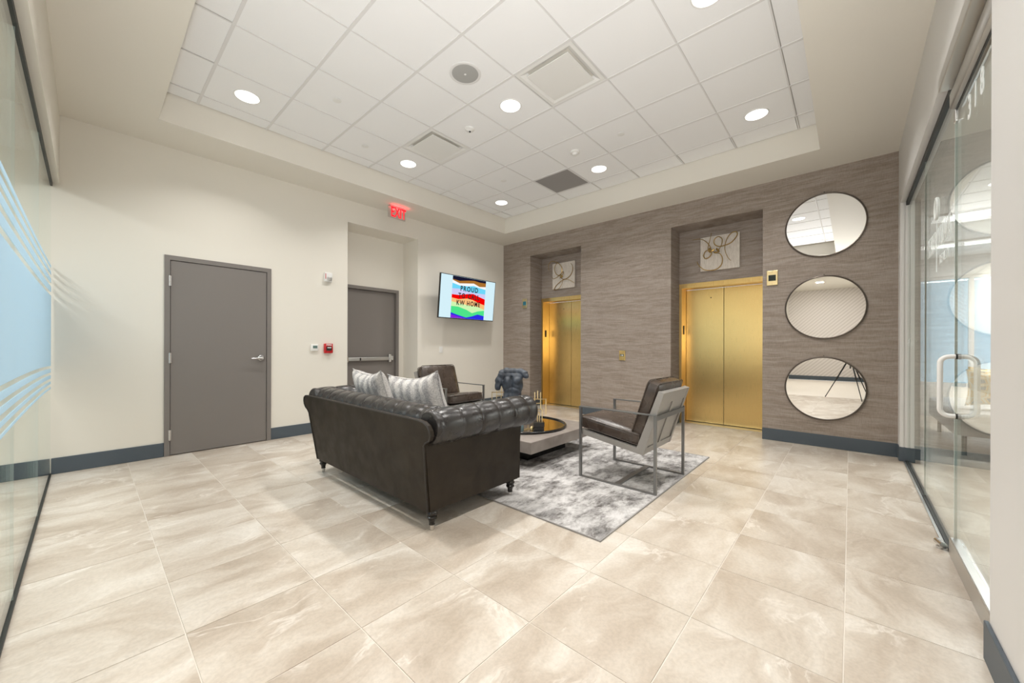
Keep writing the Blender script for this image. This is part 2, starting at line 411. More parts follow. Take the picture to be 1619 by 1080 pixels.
for y0, y1 in ((YC-.0, .86), (2.034, 3.61), (4.782, YA)): b.box((XB, y0, 0), (6.60, y1, ZS+.05))
for y0, y1 in ((.86, 2.034), (3.61, 4.782)):
    b.box((XB, y0, 3.03), (6.60, y1, ZS+.05)); b.box((6.36, y0, 2.205), (6.60, y1, 3.03))
wall_right = struct('wall_right', b, 'wallpaper', 'taupe striated wallcovering wall with the elevators and round mirrors', 'wall')
b = MB().box((-6.4, YC-.16, 0), (2.317, YC-.008, ZS+.05))
struct('wall_front', b, 'pale_wall', 'pale wall beside the glass door at the right edge', 'wall')
b = MB().box((2.317, YC-.16, 2.745), (XB, YC, ZS+.05))
struct('trim_1', b, 'white_paint', 'white header above the right glass wall and glass door', 'trim')
b = MB().box((5.80, YC-.15, 0), (XB-.001, YC, 2.745))
for k in range(4): b.box((5.792, YC-.03-.032*k, .15), (5.80, YC-.012-.032*k, 2.74))
struct('trim_2', b, 'white_paint', 'white grooved jamb between the mirror wall and the right glass', 'trim')
b = MB().box((-.29, 1.9, 2.72), (-.18, YA, ZS+.05))
struct('trim_3', b, 'paint', 'cream header beam above the left glass wall', 'trim')
b = MB().box((-6.4, 1.78, 0), (-.18, 1.9, ZS+.05))
struct('wall_hall', b, 'paint', 'cream wall of the hallway behind the camera', 'wall')
struct('wall_end', MB().box((-6.55, YC-.16, 0), (-6.4, 1.9, ZS+.05)), 'pattern', 'pale wall with a fine woven pattern at the end of the hallway', 'wall')
# office behind the left glass
b = MB().box((-4.7, 1.9, 0), (-4.55, YA, .7)).box((-4.7, 1.9, 2.5), (-4.55, YA, 3.4)).box((-4.7, 1.9, .7), (-4.55, 2.2, 2.5)).box((-4.7, 5.2, .7), (-4.55, YA, 2.5))
struct('wall_office', b, 'paint', 'far wall of the office behind the left glass', 'wall')
struct('ceiling_office', MB().box((-4.7, 1.9, 2.95), (-.29, YA, 3.05)), 'ctile', 'white ceiling of the office behind the left glass', 'ceiling')
# suite behind the right glass
b = MB().box((1.0, -5.2, 0), (1.1, YC-.16, 2.85)).box((1.0, -5.3, 0), (10.2, -5.2, 2.85))
b.box((10.0, -5.2, 0), (10.15, YC-.16, .55)).box((10.0, -5.2, 2.45), (10.15, YC-.16, 2.85)).box((10.0, -5.2, .55), (10.15, -4.2, 2.45))
b.box((6.6, YC-.16, 0), (10.15, YC-.05, 2.85))
struct('wall_suite', b, 'pale_wall', 'pale walls of the suite behind the glass door', 'wall')
struct('ceiling_suite', MB().box((1.0, -5.2, 2.78), (10.15, YC-.16, 2.86)), 'ctile', 'white ceiling of the suite behind the glass door', 'ceiling')

# ------------------------------------------------------------------ ceiling: soffit ring, tiles, grid
TX0, TX1, TY0, TY1 = .45, 5.345, .25, 4.90
b = MB().box((-6.4, YC-.16, ZS), (TX0, 1.9, ZS+.35)).box((-.18, 1.9, ZS), (TX0, YA, ZS+.35))
b.box((TX1, YC-.16, ZS), (6.6, YA, ZS+.35)).box((TX0, YC-.16, ZS), (TX1, TY0, ZS+.35)).box((TX0, TY1, ZS), (TX1, YA, ZS+.35))
b.box((TX0-.1, TY0-.1, ZC+.03), (TX1+.1, TY1+.1, ZC+.07))
ceiling = struct('ceiling', b, 'paint', 'cream soffit around a recessed tray of white ceiling tiles', 'ceiling')
GX, GY, GS = .741, 4.699, .6096
gx = [TX0]+[GX+GS*i for i in range(8)]+[TX1]; gy = [TY1]+[GY-GS*j for j in range(8)]+[TY0]
SPECIAL = {(3, 4), (3, 1), (6, 2)}      # (i,j): two diffusers and the return grille
def gc(i, j): return (GX+GS*(i+.5), GY-GS*(j+.5))
tb = MB().box((-.2945, -.298, 0), (.2945, .298, .012)); tme = finish(tb.bm, 'ceiling_tile', False); tme.materials.append(M['ctile'])
for a in range(9):
    for c in range(9):
        x0, x1, y1, y0 = gx[a], gx[a+1], gy[c], gy[c+1]
        if (a-1, c-1) in SPECIAL: continue
        if 1 <= a <= 7 and 1 <= c <= 7: share('ceiling_tile', tme, ceiling, ((x0+x1)/2, (y0+y1)/2, ZC+.002))
        else:
            mb = MB().box((x0+.012, y0+.012, ZC+.002), (x1-.012, y1-.012, ZC+.014)); obj('ceiling_tile', mb, 'ctile', ceiling)
for x in gx[1:-1]: obj('grid_bar', MB().box((x-.012, TY0, ZC-.003), (x+.012, TY1, ZC+.002)), 'tbar', ceiling)
for y in gy[1:-1]:
    for a in range(9):
        obj('cross_bar', MB().box((gx[a]+.012, y-.006, ZC-.0025), (gx[a+1]-.012, y+.006, ZC+.002)), 'tbar', ceiling)

# ------------------------------------------------------------------ baseboards
BH = .15
def bb(name, a, bb_, label):
    x0, y0 = a; x1, y1 = bb_
    mb = MB().box((min(x0, x1), min(y0, y1), 0), (max(x0, x1), max(y0, y1), BH), .004)
    struct(name, mb, 'base', label, 'baseboard')
bb('baseboard_back', (-.225, YA-.012), (.556, YA), 'slate baseboard between the left glass and the left taupe door')
bb('baseboard_back', (1.576, YA-.012), (2.574, YA), 'slate baseboard between the left taupe door and the exit door recess')
bb('baseboard_back', (3.80, YA-.012), (XB-.012, YA), 'slate baseboard under the television')
bb('baseboard_recess', (3.788, YA), (3.80, 5.95), 'slate baseboard on the right side of the exit door recess')
bb('baseboard_right', (XB-.012, YC), (XB, .86), 'slate baseboard under the round mirrors')
bb('baseboard_right', (XB-.012, 2.034), (XB, 3.61), 'slate baseboard between the two elevator recesses')
bb('baseboard_right', (XB-.012, 4.782), (XB, YA-.012), 'slate baseboard in the far corner left of the elevators')
for y, nm in ((2.034, 'left side of the near elevator recess'), (4.782, 'left side of the far elevator recess')):
    bb('baseboard_recess', (XB, y-.012), (6.36, y), 'slate baseboard on the '+nm)
bb('baseboard_jamb', (5.785, YC-.152), (XB-.013, YC+.006), 'slate baseboard wrapping the white jamb by the right glass')
bb('baseboard_front', (-6.4, YC-.008), (2.329, YC+.006), 'slate baseboard at the lower right corner')
bb('baseboard_end', (-6.4, YC+.01), (-6.385, 1.78), 'slate baseboard at the end of the hallway')
bb('baseboard_office', (-4.5, YA-.012), (-.245, YA), 'slate baseboard seen through the left glass')

# ------------------------------------------------------------------ steel door 1 (left)
d = thing('door_1', 'taupe steel door with lever handle on the left of the cream wall', 'door', (1.065, YA, 0), kind='structure')
mb = MB().box((.556, YA-.018, 0), (.602, YA+.08, 2.188)).box((1.528, YA-.018, 0), (1.575, YA+.08, 2.188)).box((.602, YA-.018, 2.138), (1.528, YA+.08, 2.188))
obj('door_frame', mb, 'door', d)
leaf = obj('door_leaf', MB().box((.606, YA-.008, .008), (1.524, YA+.036, 2.134), .002), 'door', d)
def lever(parent, x, y, z, s=-1):
    mb = MB().lathe((x, y, z), (0, -1, 0), [(0, .030), (.004, .034), (.012, .034), (.018, .026), (.05, .016), (.06, .016)])
    mb.tube([(x, y-.055, z), (x+s*.02, y-.062, z), (x+s*.06, y-.060, z-.002), (x+s*.115, y-.052, z-.004)], [.012, .012, .010, .007], 10)
    return obj('door_handle', mb, 'chrome', parent, True)
lever(leaf, 1.464, YA-.008, 1.052)
for z in (.226, 1.068, 1.91):
    obj('hinge', MB().cyl((.600, YA-.022, z-.057), (.600, YA-.022, z+.057), .0075, seg=12).box((.590, YA-.02, z-.055), (.612, YA-.008, z+.055)), 'chrome', d, True)
# exit door 2 in recess
d = thing('door_2', 'taupe exit door with panic bar inside the recess beside the television', 'door', (3.18, 5.95, 0), kind='structure')
mb = MB().box((2.665, 5.93, 0), (2.715, 6.06, 2.19)).box((3.645, 5.93, 0), (3.695, 6.06, 2.19)).box((2.715, 5.93, 2.138), (3.645, 6.06, 2.19))
obj('door_frame', mb, 'door', d)
leaf = obj('door_leaf', MB().box((2.719, 5.985, .008), (3.641, 6.03, 2.134), .002), 'door', d)
mb = MB().box((2.76, 5.935, .965), (3.50, 5.965, 1.02), .006); obj('panic_bar', mb, 'alu', leaf)
mb = MB().box((3.50, 5.925, .93), (3.55, 5.985, 1.07), .012).box((3.545, 5.94, .96), (3.60, 5.985, 1.04), .01); obj('latch_case', mb, 'chrome', leaf, True)
obj('bar_end', MB().box((2.74, 5.93, .945), (2.79, 5.985, 1.04), .01), 'chrome', leaf, True)
obj('push_grip', MB().box((2.98, 5.930, .970), (3.0, 5.936, 1.015)), 'black', leaf)

# ------------------------------------------------------------------ elevators (doors 4 and 5)
def elevator(n, y0, y1, label):
    d = thing('door_%d' % n, label, 'elevator', (6.36, (y0+y1)/2, 0), kind='structure')
    XD = 6.575; ya, yb = y0+.052, y1-.04
    mb = MB().box((6.345, y0+.002, 0), (6.37, ya, 2.205)).box((6.345, yb, 0), (6.37, y1-.002, 2.205)).box((6.345, ya, 2.132), (6.37, yb, 2.205))
    mb.box((6.37, y0+.004, 0), (XD+.02, ya, 2.16)).box((6.37, yb, 0), (XD+.02, y1-.004, 2.16)).box((6.37, ya, 2.132), (XD+.02, yb, 2.16))
    obj('door_frame', mb, 'gold', d)
    ym = (y0+y1)/2+.0
    for a, c in ((ya+.003, ym-.003), (ym+.003, yb-.003)):
        lf = obj('door_leaf', MB().box((XD, a, .012), (XD+.012, c, 2.128), .0015), 'gold', d)
        if a > ym: obj('key_hole', MB().cyl((XD-.002, ym+.18, 1.985), (XD+.001, ym+.18, 1.985), .008, seg=12), 'black', lf)
    obj('shaft_dark', MB().box((XD+.013, ya, 0), (XD+.018, yb, 2.13)), 'dark_void', d)
    obj('door_sill', MB().box((6.38, ya, 0), (XD+.012, yb, .004)), 'alu', d)
    z = 1.48
    obj('floor_plate', MB().box((6.42, yb-.006, z-.07), (6.47, yb-.001, z+.07), .001), 'black', d)
    return d
elevator(4, .86, 2.034, 'gold elevator doors nearer the round mirrors')
elevator(5, 3.61, 4.782, 'gold elevator doors nearer the television')

def wall_plate(name, label, y, z, w_, h, screen, cat, body='gold'):
    t_ = thing(name, label, cat, (XB, y, z))
    obj('faceplate', MB().box((XB-.014, y-w_/2, z-h/2), (XB, y+w_/2, z+h/2), .004), body, t_)
    return t_
for y, z, lb, sm in ((.755, 2.105, 'gold hall indicator with dark display right of the near elevator', 'lcd'), (4.915, 2.085, 'gold hall indicator with blue display left of the far elevator', 'bluelcd')):
    if sm == 'bluelcd': M['bluelcd'] = mat('blue_display', (.03, .16, .22), .2)
    else: M['darklcd'] = mat('dark_display', (.012, .02, .016), .2); sm = 'darklcd'
    t_ = wall_plate('hall_indicator', lb, y, z, .118, .19, None, 'indicator', 'brass')
    obj('display', MB().box((XB-.0165, y-.040, z-.038), (XB-.0135, y+.040, z+.038), .001), sm, t_)
    for dz in (-.078, .078): obj('screw', MB().cyl((XB-.0155, y, z+dz), (XB-.0135, y, z+dz), .003, seg=8), 'black', t_)
t_ = wall_plate('call_button_plate', 'gold elevator call button plate between the two elevators', 2.814, 1.064, .105, .16, None, 'button')
obj('button_recess', MB().box((XB-.0165, 2.814-.032, 1.05), (XB-.0135, 2.814+.032, 1.085)), 'black', t_)
obj('button', MB().box((XB-.019, 2.814-.022, 1.057), (XB-.016, 2.814-.004, 1.078), .001), 'white_plastic', t_)
obj('button', MB().box((XB-.019, 2.814+.006, 1.057), (XB-.016, 2.814+.022, 1.078), .001), 'alu', t_)

# ------------------------------------------------------------------ left glass wall (window_1)
W = thing('window_1', 'frameless glass wall with frosted blue bands at the left edge', 'glass wall', (-.235, YA, 0), kind='structure')
seams = [YA-.004, 4.189, 2.888, 1.905]
for a, c in zip(seams[1:], seams): obj('pane', MB().box((-.241, a+.003, .014), (-.229, c-.003, 2.70)), 'glass', W)
for s_ in seams[1:3]: obj('pane_joint', MB().box((-.2405, s_-.0022, .014), (-.2295, s_+.0022, 2.70)), 'joint', W)
obj('bottom_channel', MB().box((-.250, 1.905, 0), (-.222, YA-.013, .014)), 'black', W)
obj('top_channel', MB().box((-.250, 1.905, 2.683), (-.222, YA, 2.722)), 'black', W)
bands = [(1.045, 1.63), (1.665, 1.715), (1.75, 1.79), (1.825, 1.855), (1.888, 1.91), (.985, 1.02), (.93, .96), (.88, .902), (.835, .85)]
def band_mesh(z0, z1, k0, k1):
    mb = MB(); n = 20; A = []
    for i in range(n+1):
        y = 1.92+(YA-.02-1.92)*i/n; s = ((y-3.2)/2.3)**2
        A.append((y, z0+k0*s, z1+k1*s))
    for (ya_, a0, a1), (yb_, b0, b1) in zip(A, A[1:]):
        mb.hull8([(-.2285, ya_, a0), (-.2270, ya_, a0), (-.2270, yb_, b0), (-.2285, yb_, b0), (-.2285, ya_, a1), (-.2270, ya_, a1), (-.2270, yb_, b1), (-.2285, yb_, b1)])
    return mb
for i, (a, c) in enumerate(bands):
    k = .03 if a > 1.6 else -.035
    k0, k1 = (-.035, .03) if i == 0 else (k, k)
    obj('frosted_band', band_mesh(a, c, k0, k1), 'film', W)
wd = thing('window_2', 'daylit window of the office behind the left glass', 'window', (-4.62, 3.7, .7), kind='structure')
mb = MB().frame(0, -4.66, 2.2, 5.2, .7, 2.5, .05, .06); mb.box((-4.66, 3.675, .75), (-4.60, 3.725, 2.45)); obj('window_frame', mb, 'alu', wd)
obj('pane', MB().box((-4.64, 2.25, .75), (-4.632, 5.15, 2.45)), 'glass', wd)

# ------------------------------------------------------------------ right fixed glass (window_3) and glass door (door_3)
W = thing('window_3', 'fixed frameless glass panels with vinyl lettering between the mirror wall and the glass door', 'glass wall', (4.6, -.45, 0), kind='structure')
obj('pane', MB().box((4.546, -.456, .012), (5.79, -.444, 2.72)), 'glass', W)
lp = obj('pane', MB().box((3.352, -.456, .012), (4.540, -.444, 2.72)), 'glass', W)
obj('pane_joint', MB().box((4.540, -.4555, .012), (4.546, -.4445, 2.72)), 'joint', W)
obj('bottom_channel', MB().box((3.36, -.466, 0), (5.785, -.434, .012)), 'black', W)
obj('floor_strip', MB().box((3.50, -.433, 0), (5.785, -.418, .006)), 'alu', W)
obj('top_channel', MB().box((3.36, -.468, 2.705), (5.785, -.432, 2.745)), 'black', W)
def decal(txt, x, z, size, xs, parent, bold=0.0, spread=0):
    bm = text_bm(txt, size, .0008, 'CENTER', xs, bold)
    bmesh.ops.transform(bm, matrix=basis((x, -.4430, z), (-1, 0, 0), (0, 0, 1), (0, 1, 0)), verts=bm.verts)
    return obj('lettering', bm, 'decal', parent)
decal('KELLER WILLIAMS', 3.90, 1.945, .20, .56, lp)
decal('REALTY', 3.68, 1.79, .085, 1.15, lp)
mb = MB().tube([(3.965+.055*cos(a), -.4425, 2.17+.072*sin(a)) for a in [2*pi*k/24 for k in range(24)]], .0085, 6, True)
mb.box((3.960, -.4435, 1.73), (3.970, -.4420, 2.10)); obj('key_emblem', mb, 'decal', lp)
D = thing('door_3', 'frameless glass door numbered 318 with white pull handles', 'glass door', (2.8, -.45, 0), kind='structure')
dp = obj('pane', MB().box((2.30, -.456, .11), (3.338, -.444, 2.57)), 'glass', D)
obj('bottom_rail', MB().box((2.30, -.476, .008), (3.338, -.424, .112), .006), 'alu', D)
obj('top_rail', MB().box((2.30, -.478, 2.56), (3.325, -.418, 2.665), .018), 'alu', D, True)
obj('header_track', MB().box((2.318, -.462, 2.668), (3.29, -.372, 2.744), .006), 'alu', D)
obj('top_gasket', MB().box((2.30, -.459, 2.548), (3.32, -.441, 2.560)), 'black', D)
obj('pivot_patch', MB().box((3.30, -.462, 2.49), (3.345, -.438, 2.56), .004), 'chrome', D)
obj('edge_seal', MB().box((3.339, -.4555, .012), (3.351, -.4445, 2.70)), 'joint', D)
for i, (ch, x, z) in enumerate((('3', 2.985, 2.415), ('1', 2.86, 2.415), ('8', 2.735, 2.415))): decal(ch, x, z, .17, .8, dp, .003)
def rr_path(x, yc, hw, z0, z1, r, n=6):
    pts = []
    for cy, cz, a0 in ((yc+hw-r, z1-r, 0), (yc-hw+r, z1-r, 90), (yc-hw+r, z0+r, 180), (yc+hw-r, z0+r, 270)):
        for k in range(n+1):
            a = math.radians(a0+90*k/n); pts.append((x, cy+r*cos(a), cz+r*sin(a)))
    return pts
P = rr_path(3.285, -.45, .068, .815, 1.152, .038)
obj('pull_handle', MB().tube(P, .0125, 14, True), 'white_handle', D, True)
for z in (.815, 1.152): obj('handle_washer', MB().cyl((3.285, -.440, z), (3.285, -.460, z), .0155, seg=16), 'black', D)
ds = thing('door_stop', 'small steel floor bolt at the hinge corner of the glass door', 'door stop', (3.43, -.40, 0))
obj('barrel', MB().cyl((3.47, -.395, .03), (3.40, -.412, .03), .018, seg=16), 'chrome', ds, True)
obj('foot', MB().cyl((3.43, -.40, 0), (3.43, -.40, .014), .016, seg=16), 'chrome', ds, True)

# suite contents
for i, x in enumerate((6.9, 8.7)):
    L = thing('linear_light', ['nearer', 'farther'][i]+' long white ceiling light seen through the right glass', 'light', (x, -2.6, 2.78))
    obj('diffuser', MB().box((x-.14, -4.6, 2.745), (x+.14, YC-.35, 2.778)), 'linear', L)
    obj('housing', MB().box((x-.16, -4.65, 2.755), (x+.16, YC-.30, 2.779)), 'white_plastic', L)
    ld = bpy.data.lights.new('linear_lamp', 'AREA'); ld.shape = 'RECTANGLE'; ld.size = .25; ld.size_y = 3.6; ld.energy = SUITE_W*1.3; ld.color = (1, .98, .95)
    lo = bpy.data.objects.new('linear_lamp', ld); C.objects.link(lo); lo.parent = L; lo.location = (0, 0, -.04)
wd = thing('window_4', 'wide daylit window at the far end of the suite behind the glass door', 'window', (10.07, -2.4, .55), kind='structure')
obj('window_frame', MB().frame(0, 10.04, -4.2, YC-.17, .55, 2.45, .05, .06).box((10.04, -1.55, .6), (10.10, -1.49, 2.4)), 'white_paint', wd)
obj('pane', MB().box((10.07, -4.15, .6), (10.078, YC-.2, 2.4)), 'glass', wd)
bs = thing('lounge_bench', 'pale grey upholstered lounge seen through the glass door', 'sofa', (7.2, -1.6, 0))
obj('seat', xform(rounded_box(1.9, 1.0, .28, .05, .02), Matrix.Translation((7.4, -1.35, .36))), 'grey_fabric', bs, True)
obj('backrest', xform(rounded_box(1.9, .2, .42, .06, .02), Matrix.Translation((7.4, -1.95, .58))), 'grey_fabric', bs, True)
for x in (6.6, 8.2):
    for y in (-1.75, -.95): obj('leg', MB().cyl((x, y, 0), (x, y, .24), .02, seg=12), 'black_wood', bs)

# ------------------------------------------------------------------ downlights, speaker, sprinklers...
col_w = ['left', 'middle', 'right']
lamp_labels = {(0, 0): 'round recessed ceiling light nearest the left taupe door', (3, 0): 'round recessed ceiling light nearest the exit sign',
 (6, 0): 'farthest recessed ceiling light, in the corner above the television wall', (3, 3): 'round recessed ceiling light in the middle, beside the large square diffuser',
 (6, 3): 'round recessed ceiling light next to the grey return grille', (6, 6): 'round recessed ceiling light nearest the round mirrors',
 (3, 6): 'recessed ceiling light cut by the top edge of the photo', (0, 3): 'recessed ceiling light above and left of the camera', (0, 6): 'recessed ceiling light behind the camera'}
trim = MB().lathe((0, 0, 0), (0, 0, -1), [(0, .112), (.004, .112), (.007, .104), (.004, .100), (0, .098)], 40)
bm = trim.bm; trim_me = finish(bm, 'trim_ring', True); trim_me.materials.append(M['white_plastic'])
lens_me = finish(MB().lathe((0, 0, 0), (0, 0, -1), [(0, .098), (.0045, .098), (.0055, .05)], 40).bm, 'lens', True); lens_me.materials.append(M['lens'])
ldisk = bpy.data.lights.new('downlight', 'AREA'); ldisk.shape = 'DISK'; ldisk.size = .19; ldisk.energy = LAMP_W; ldisk.color = LAMP_COL; ldisk.spread = math.radians(121)
def downlight(x, y, z, label, data=None, grp='recessed ceiling lights'):
    L = thing('recessed_light', label, 'light', (x, y, z), grp)
    share('trim_ring', trim_me, L, (x, y, z)); share('lens', lens_me, L, (x, y, z-.001))
    lo = bpy.data.objects.new('lamp', data or ldisk); C.objects.link(lo); lo.parent = L; lo.location = (0, 0, -.012)
for (i, j), lb in lamp_labels.items():
    x, y = gc(i, j); downlight(x, y, ZC+.002, lb)
lh = ldisk.copy(); lh.energy = LAMP_W*.8
lh2 = ldisk.copy(); lh2.energy = LAMP_W*3.2; lh2.spread = pi
for i, x in enumerate((-1.6, -4.2)): downlight(x, .75, ZS, ['recessed light in the hallway soffit just behind the camera', 'recessed light at the far end of the hallway'][i], (lh, lh2)[i], 'hallway lights')
for i, (x, y) in enumerate(((-1.2, 4.4), (-1.2, 2.9), (-3.2, 4.4), (-3.2, 2.9))):
    lb = ['office ceiling panel light nearest the lobby glass and the cream wall', 'office ceiling panel light nearest the lobby glass, camera side', 'office ceiling panel light by the window and the cream wall', 'office ceiling panel light by the window, camera side'][i]
    L = thing('panel_light', lb, 'light', (x, y, 2.95), 'office panel lights')
    obj('diffuser', MB().box((x-.28, y-.28, 2.938), (x+.28, y+.28, 2.949)), 'linear', L)
    obj('housing', MB().frame(2, 2.936, x-.3, x+.3, y-.3, y+.3, .02, .013), 'white_plastic', L)
    ld = bpy.data.lights.new('panel_lamp', 'AREA'); ld.size = .5; ld.energy = SUITE_W*.24; ld.color = (.97, .98, 1)
    lo = bpy.data.objects.new('panel_lamp', ld); C.objects.link(lo); lo.parent = L; lo.location = (0, 0, -.03)

x, y = gc(2, 3)
s_ = thing('ceiling_speaker', 'round grey in-ceiling speaker near the top centre', 'speaker', (x, y, ZC))
obj('trim_ring', MB().lathe((x, y, ZC+.002), (0, 0, -1), [(0, .142), (.004, .142), (.008, .134), (.006, .118), (0, .116)], 48), 'tbar', s_, True)
obj('grille', MB().lathe((x, y, ZC+.002), (0, 0, -1), [(0, .118), (.005, .118), (.007, .10), (.0075, .02)], 48), 'speaker_mesh', s_, True)
obj('centre_badge', MB().cyl((x, y, ZC-.004), (x, y, ZC-.0075), .010, seg=12), 'white_plastic', s_)
def diffuser(i, j, label):
    x, y = gc(i, j); s_ = thing('air_diffuser', label, 'vent', (x, y, ZC), 'square ceiling diffusers')
    mb = MB(); o, n_ = .29, .235
    def ring(r0, z0, r1, z1):
        for k in range(4):
            a = [(-1, -1), (1, -1), (1, 1), (-1, 1)]; p, q = a[k], a[(k+1) % 4]
            mb.bm.faces.new([mb.bm.verts.new((x+p[0]*r0, y+p[1]*r0, z0)), mb.bm.verts.new((x+q[0]*r0, y+q[1]*r0, z0)), mb.bm.verts.new((x+q[0]*r1, y+q[1]*r1, z1)), mb.bm.verts.new((x+p[0]*r1, y+p[1]*r1, z1))])
    ring(.295, ZC-.001, .262, ZC-.002); ring(.262, ZC-.002, .232, ZC+.012); ring(.232, ZC+.012, .19, ZC+.055); ring(.19, ZC+.055, .0, ZC+.058)
    bmesh.ops.remove_doubles(mb.bm, verts=mb.bm.verts, dist=.0002)
    obj('cone', mb, 'white_plastic', s_)
    obj('backpan', MB().box((x-.20, y-.20, ZC+.057), (x+.20, y+.20, ZC+.062)), 'dark_void', s_)
    obj('plaque', MB().box((x-.218, y-.218, ZC-.010), (x+.218, y+.218, ZC-.002), .003), 'white_plastic', s_)
diffuser(3, 4, 'large square white air diffuser beside the middle recessed light'); diffuser(3, 1, 'smaller looking square white air diffuser above the exit sign side')
x, y = gc(6, 2); s_ = thing('return_grille', 'dark grey square return air grille near the elevator wall', 'vent', (x, y, ZC))
obj('perforated_panel', MB().box((x-.285, y-.285, ZC-.001), (x+.285, y+.285, ZC+.008)), 'grille', s_)
obj('grille_frame', MB().frame(2, ZC-.003, x-.296, x+.296, y-.296, y+.296, .014, .006), 'tbar', s_)
for (i, j, lb) in ((1, 1, 'white round sprinkler cover nearest the left side of the ceiling'), (2, 0, 'small sprinkler cover near the exit sign soffit'),
                   (5, 4, 'white round sprinkler cover between the smoke detector and the mirrors'), (5, 1, 'small round sprinkler cover near the farthest light')):
    x, y = gc(i, j); s_ = thing('sprinkler_cover', lb, 'sprinkler', (x, y, ZC), 'sprinkler cover plates')
    obj('cover_plate', MB().lathe((x, y, ZC-.004), (0, 0, -1), [(0, .041), (.003, .041), (.005, .036)], 28), 'white_plastic', s_, True)
    obj('neck', MB().cyl((x, y, ZC+.002), (x, y, ZC-.004), .032, seg=20), 'tbar', s_)
x, y = gc(3, 2); s_ = thing('occupancy_sensor', 'small white ceiling sensor with dark eye between the two diffusers', 'sensor', (x, y, ZC))
obj('housing', MB().lathe((x, y, ZC+.002), (0, 0, -1), [(0, .055), (.012, .053), (.022, .035), (.030, .02)], 32), 'white_plastic', s_, True)
obj('eye', MB().sphere((x, y, ZC-.028), .012), 'black', s_, True)
x, y = gc(5, 3); s_ = thing('smoke_detector', 'white smoke detector near the grey return grille', 'smoke detector', (x, y, ZC))
obj('base', MB().lathe((x, y, ZC+.002), (0, 0, -1), [(0, .062), (.016, .060), (.020, .052)], 32), 'white_plastic', s_, True)
obj('sensing_chamber', MB().lathe((x, y, ZC-.018), (0, 0, -1), [(0, .034), (.010, .033), (.024, .028), (.027, .02)], 24), 'white_plastic', s_, True)

# ------------------------------------------------------------------ wall devices on the back wall
s_ = thing('exit_sign', 'red lettered exit sign hung from the soffit above the door recess', 'sign', (3.2, 5.21, ZS))
obj('canopy', MB().box((3.08, 5.19, ZS-.018), (3.33, 5.235, ZS), .004), 'alu', s_)
M['acrylic'] = mat('pale_acrylic', (.62, .58, .52), .2, 0, **{'Transmission_Weight': .3})
obj('sign_panel', MB().box((3.055, 5.207, 3.172), (3.355, 5.215, ZS-.018), .001), 'acrylic', s_)
bm = text_bm('EXIT', .215, .0012, 'CENTER', .60, .004)
bmesh.ops.transform(bm, matrix=basis((3.232, 5.2045, 3.262), (1, 0, 0), (0, 0, 1), (0, -1, 0)), verts=bm.verts); obj('lettering', bm, 'exit_red', s_)
ld = bpy.data.lights.new('exit_lamp', 'AREA'); ld.shape = 'RECTANGLE'; ld.size = .24; ld.size_y = .02; ld.energy = .55; ld.color = (1, .03, .04)
lo = bpy.data.objects.new('exit_lamp', ld); C.objects.link(lo); lo.parent = s_; lo.location = (.03, -.035, -.055); lo.rotation_euler = (pi-.35, 0, 0)

s_ = thing('fire_strobe', 'white fire alarm strobe high on the cream wall', 'alarm', (2.285, YA, 2.176))
obj('housing', MB().box((2.228, YA-.042, 2.112), (2.340, YA, 2.245), .012), 'white_plastic', s_, True)
obj('strobe_lens', MB().box((2.262, YA-.058, 2.128), (2.322, YA-.040, 2.182), .008), 'alu', s_, True)
obj('marking', MB().box((2.238, YA-.0435, 2.15), (2.246, YA-.0415, 2.225)), 'red', s_)
s_ = thing('thermostat', 'small white thermostat with green-grey display left of the fire pull', 'thermostat', (2.104, YA, 1.179))
obj('housing', MB().box((2.055, YA-.026, 1.135), (2.155, YA, 1.228), .006), 'white_plastic', s_, True)
obj('display', MB().box((2.080, YA-.0275, 1.172), (2.138, YA-.025, 1.210)), 'lcd', s_)
s_ = thing('fire_pull_station', 'red fire alarm pull station beside the thermostat', 'alarm', (2.288, YA, 1.17))
obj('housing', MB().box((2.232, YA-.045, 1.105), (2.345, YA, 1.240), .006), 'red', s_, True)
bm = text_bm('FIRE', .036, .0006, 'CENTER', 1.15, .0008); bmesh.ops.transform(bm, matrix=basis((2.290, YA-.0458, 1.221), (1, 0, 0), (0, 0, 1), (0, -1, 0)), verts=bm.verts); obj('lettering', bm, 'white_plastic', s_)
obj('pull_handle', MB().box((2.252, YA-.056, 1.140), (2.325, YA-.044, 1.200), .003), 'black', s_)
obj('handle_mark', MB().box((2.262, YA-.0575, 1.176), (2.316, YA-.0555, 1.188)), 'white_plastic', s_)
s_ = thing('wall_switch', 'white wall switch plate below the television', 'switch', (4.299, YA, 1.146))
obj('faceplate', MB().box((4.262, YA-.006, 1.088), (4.336, YA, 1.204), .003), 'white_plastic', s_)
obj('rocker', MB().box((4.283, YA-.010, 1.113), (4.315, YA-.005, 1.179), .002), 'white_plastic', s_)

# ------------------------------------------------------------------ television (local frame: x right, z up, facing -y)
tv = thing('television', 'wall-mounted television showing a rainbow striped poster', 'television', (0, 0, 0))
TW, TH = 1.355, .775
def add_local(name, mb, m_, parent, smooth=False):
    bm = mb.bm if isinstance(mb, MB) else mb
    me = finish(bm, name, smooth); me.materials.append(M[m_] if isinstance(m_, str) else m_)
    o = bpy.data.objects.new(name, me); C.objects.link(o); o.parent = parent; ORG[o] = ORG[parent]; return o
case = add_local('casing', MB().box((-TW/2, 0, -TH/2), (TW/2, .035, TH/2), .004), 'black_gloss', tv)
add_local('rear_housing', MB().box((-.45, .035, -.28), (.45, .07, .15), .01), 'black', tv)
def em2(name, c, s=1.0): M[name] = emis(name, c, s); return name
add_local('screen', MB().box((-TW/2+.012, -.0015, -TH/2+.014), (TW/2-.012, .002, TH/2-.012)), em2('screen_blue_white', (.70, .92, 1.0), .95), tv)
